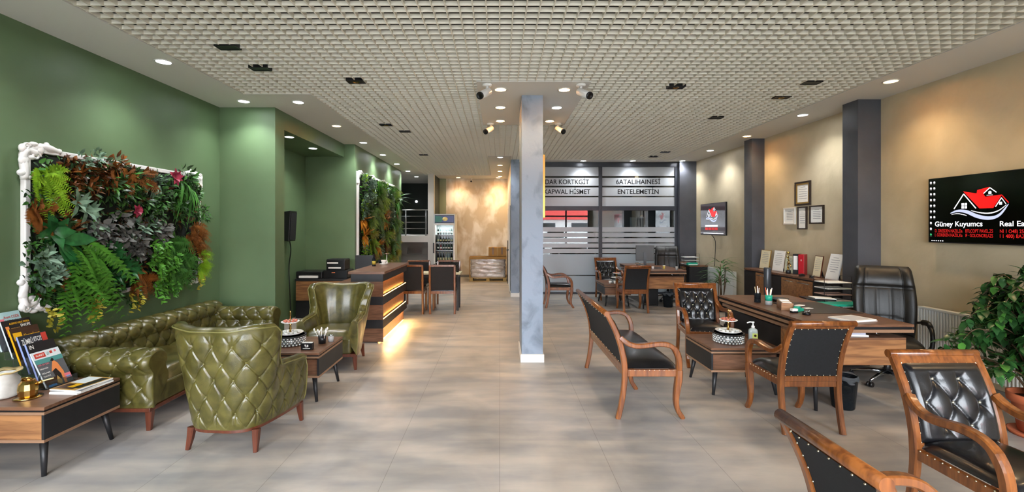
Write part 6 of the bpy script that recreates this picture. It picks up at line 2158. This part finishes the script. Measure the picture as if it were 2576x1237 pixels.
kinds = [('green_fern', L_fern, lambda m_, c: fern(m_, c, 9, 0.34, 0.7, 0.08, 0.8)), ('trailing_vine', [L_sage, L_lime], lambda m_, c: trail(m_, c, 14, 0.5, 0.05, 0.12)),
         ('rust_fern', [L_rust, L_org], lambda m_, c: fern(m_, c, 9, 0.26, 0.6, 0.06, 0.9)), ('strap_leaf_plant', L_mid, lambda m_, c: spikes(m_, c, 16, 0.45, 0.05, 0.8)),
         ('pale_sprig', [L_sage, L_lime], lambda m_, c: bush(m_, c, 0.13, 60, 0.07, 0.035, 2)), ('yellow_fern', [L_yel, L_lime], lambda m_, c: fern(m_, c, 9, 0.25, 0.6, 0.06, 0.9)),
         ('orange_croton', [L_org, L_yel], lambda m_, c: spikes(m_, c, 18, 0.28, 0.05, 0.3)), ('dark_shrub', [L_dk, L_mid], lambda m_, c: bush(m_, c, 0.15, 70, 0.08, 0.04, 2)),
         ('lime_fern', L_lime, lambda m_, c: fern(m_, c, 9, 0.3, 0.7, 0.07, 0.8))]
pat = [[4, 1, 0, 4, 0, 8], [1, 4, 0, 8, 1, 3], [4, 0, 8, 2, 1, 2], [6, 8, 0, 6, 0, 8], [6, 5, 1, 8, 5, 0], [4, 8, 6, 2, 0, 5], [5, 2, 0, 8, 5, 5]]
for i, r_ in enumerate(pat):
    for j, kk in enumerate(r_):
        nm, mt, fn = kinds[kk]
        m_ = MB()
        x, z = 0.16 + j * (QW - 0.3) / 5 + U(-.08, .08), QH - 0.14 - i * 0.275 + U(-.05, .05)
        fn(m_, (x, -0.1, z))
        fn(m_, (x + U(-.15, .15), -0.08, z + U(-.12, .1)))
        m_.build(nm, mt, t)

# ficus in a terracotta pot
FXc, FYc = 4.27, 3.62
t = thing('potted_ficus', 'leafy green ficus tree in a terracotta pot by the radiator', 'potted plant', (FXc, FYc, 0))
MB().lathe([(0.10, 0.0), (0.165, 0.0), (0.178, 0.03), (0.17, 0.03), (0.1, 0.012)], n=32).build('saucer', M_terra, t)
MB().lathe([(0.115, 0.0305), (0.155, 0.26), (0.178, 0.262), (0.182, 0.325), (0.165, 0.325), (0.158, 0.28), (1e-6, 0.28)], n=36).build('pot', M_terra, t)
MB().lathe([(0.157, 0.281), (1e-6, 0.29)], n=24).build('soil', M_soil, t)
st, lf = MB(), MB()
rf = random.Random(5)
for k in range(70):
    a = rf.uniform(0, 2 * math.pi)
    b0 = Vector((0.03 * math.cos(a), 0.03 * math.sin(a), 0.28))
    hgt = rf.uniform(0.25, 1.06)
    rr = rf.uniform(0.15, 0.46) * (0.55 + 0.6 * math.sin(math.pi * min(1, 0.2 + hgt * 0.75)))
    mid_ = Vector((rr * 0.35 * math.cos(a), rr * 0.35 * math.sin(a), 0.28 + hgt * 0.75))
    end = Vector((min(0.34, rr * math.cos(a)), rr * math.sin(a), 0.28 + hgt * 1.06))
    tip = end + Vector((0.12 * math.cos(a), 0.12 * math.sin(a), -0.10))
    tip.x = min(tip.x, 0.36)
    pp = cr([b0, mid_, end, tip], 22)
    st.sweep(pp, [0.007 * (1 - i / 25) + 0.0015 for i in range(23)], 5)
    for i in range(7, 23):
        for q in range(2):
            d = Vector((rf.uniform(-1, 1), rf.uniform(-1, 1), rf.uniform(-1.0, 0.25)))
            p_ = pp[i] + Vector((rf.uniform(-.02, .02),) * 3)
            if p_.x > 0.34:
                continue
            lf.leaf(p_, d, (0, 0, 1), rf.uniform(0.075, 0.115), rf.uniform(0.045, 0.062), 0.25, mi=0 if rf.random() < 0.85 else 1)
st.build('stem', M_stem, t)
lf.build('foliage', [L_fic, L_mid], t)

# small palm beside the rear pilaster
t = thing('potted_palm', 'small arching palm plant on the floor beside the rear grey pilaster', 'potted plant', (4.36, 9.0, 0))
MB().lathe([(0.1, 0), (0.14, 0.25), (0.15, 0.25), (0.15, 0.28), (0.13, 0.28), (0.12, 0.24), (1e-6, 0.24)], n=28).build('pot', M_dark, t)
st, lf = MB(), MB()
for k in range(7):
    st.sweep([(U(-.04, .04), U(-.04, .04), 0.24), (U(-.08, .08), U(-.08, .08), U(0.6, 0.95))], 0.008, 6)
st.build('stem', M_stem, t)
for k in range(64):
    a = U(0, 2 * math.pi)
    z = U(0.5, 1.0)
    lf.leaf((0.05 * math.cos(a), 0.05 * math.sin(a), z), (math.cos(a), math.sin(a), U(0.3, 1.3)), (0, 0, 1), U(0.28, 0.40) * (0.8 if math.cos(a) > 0.3 or math.sin(a) < -0.3 else 1.0), U(0.025, 0.04), 0.8, st=(0, .2, .4, .6, .8, 1.0), wp=(.5, .9, 1, .8, .5, .03))
lf.build('foliage', [L_mid, L_dk], t)
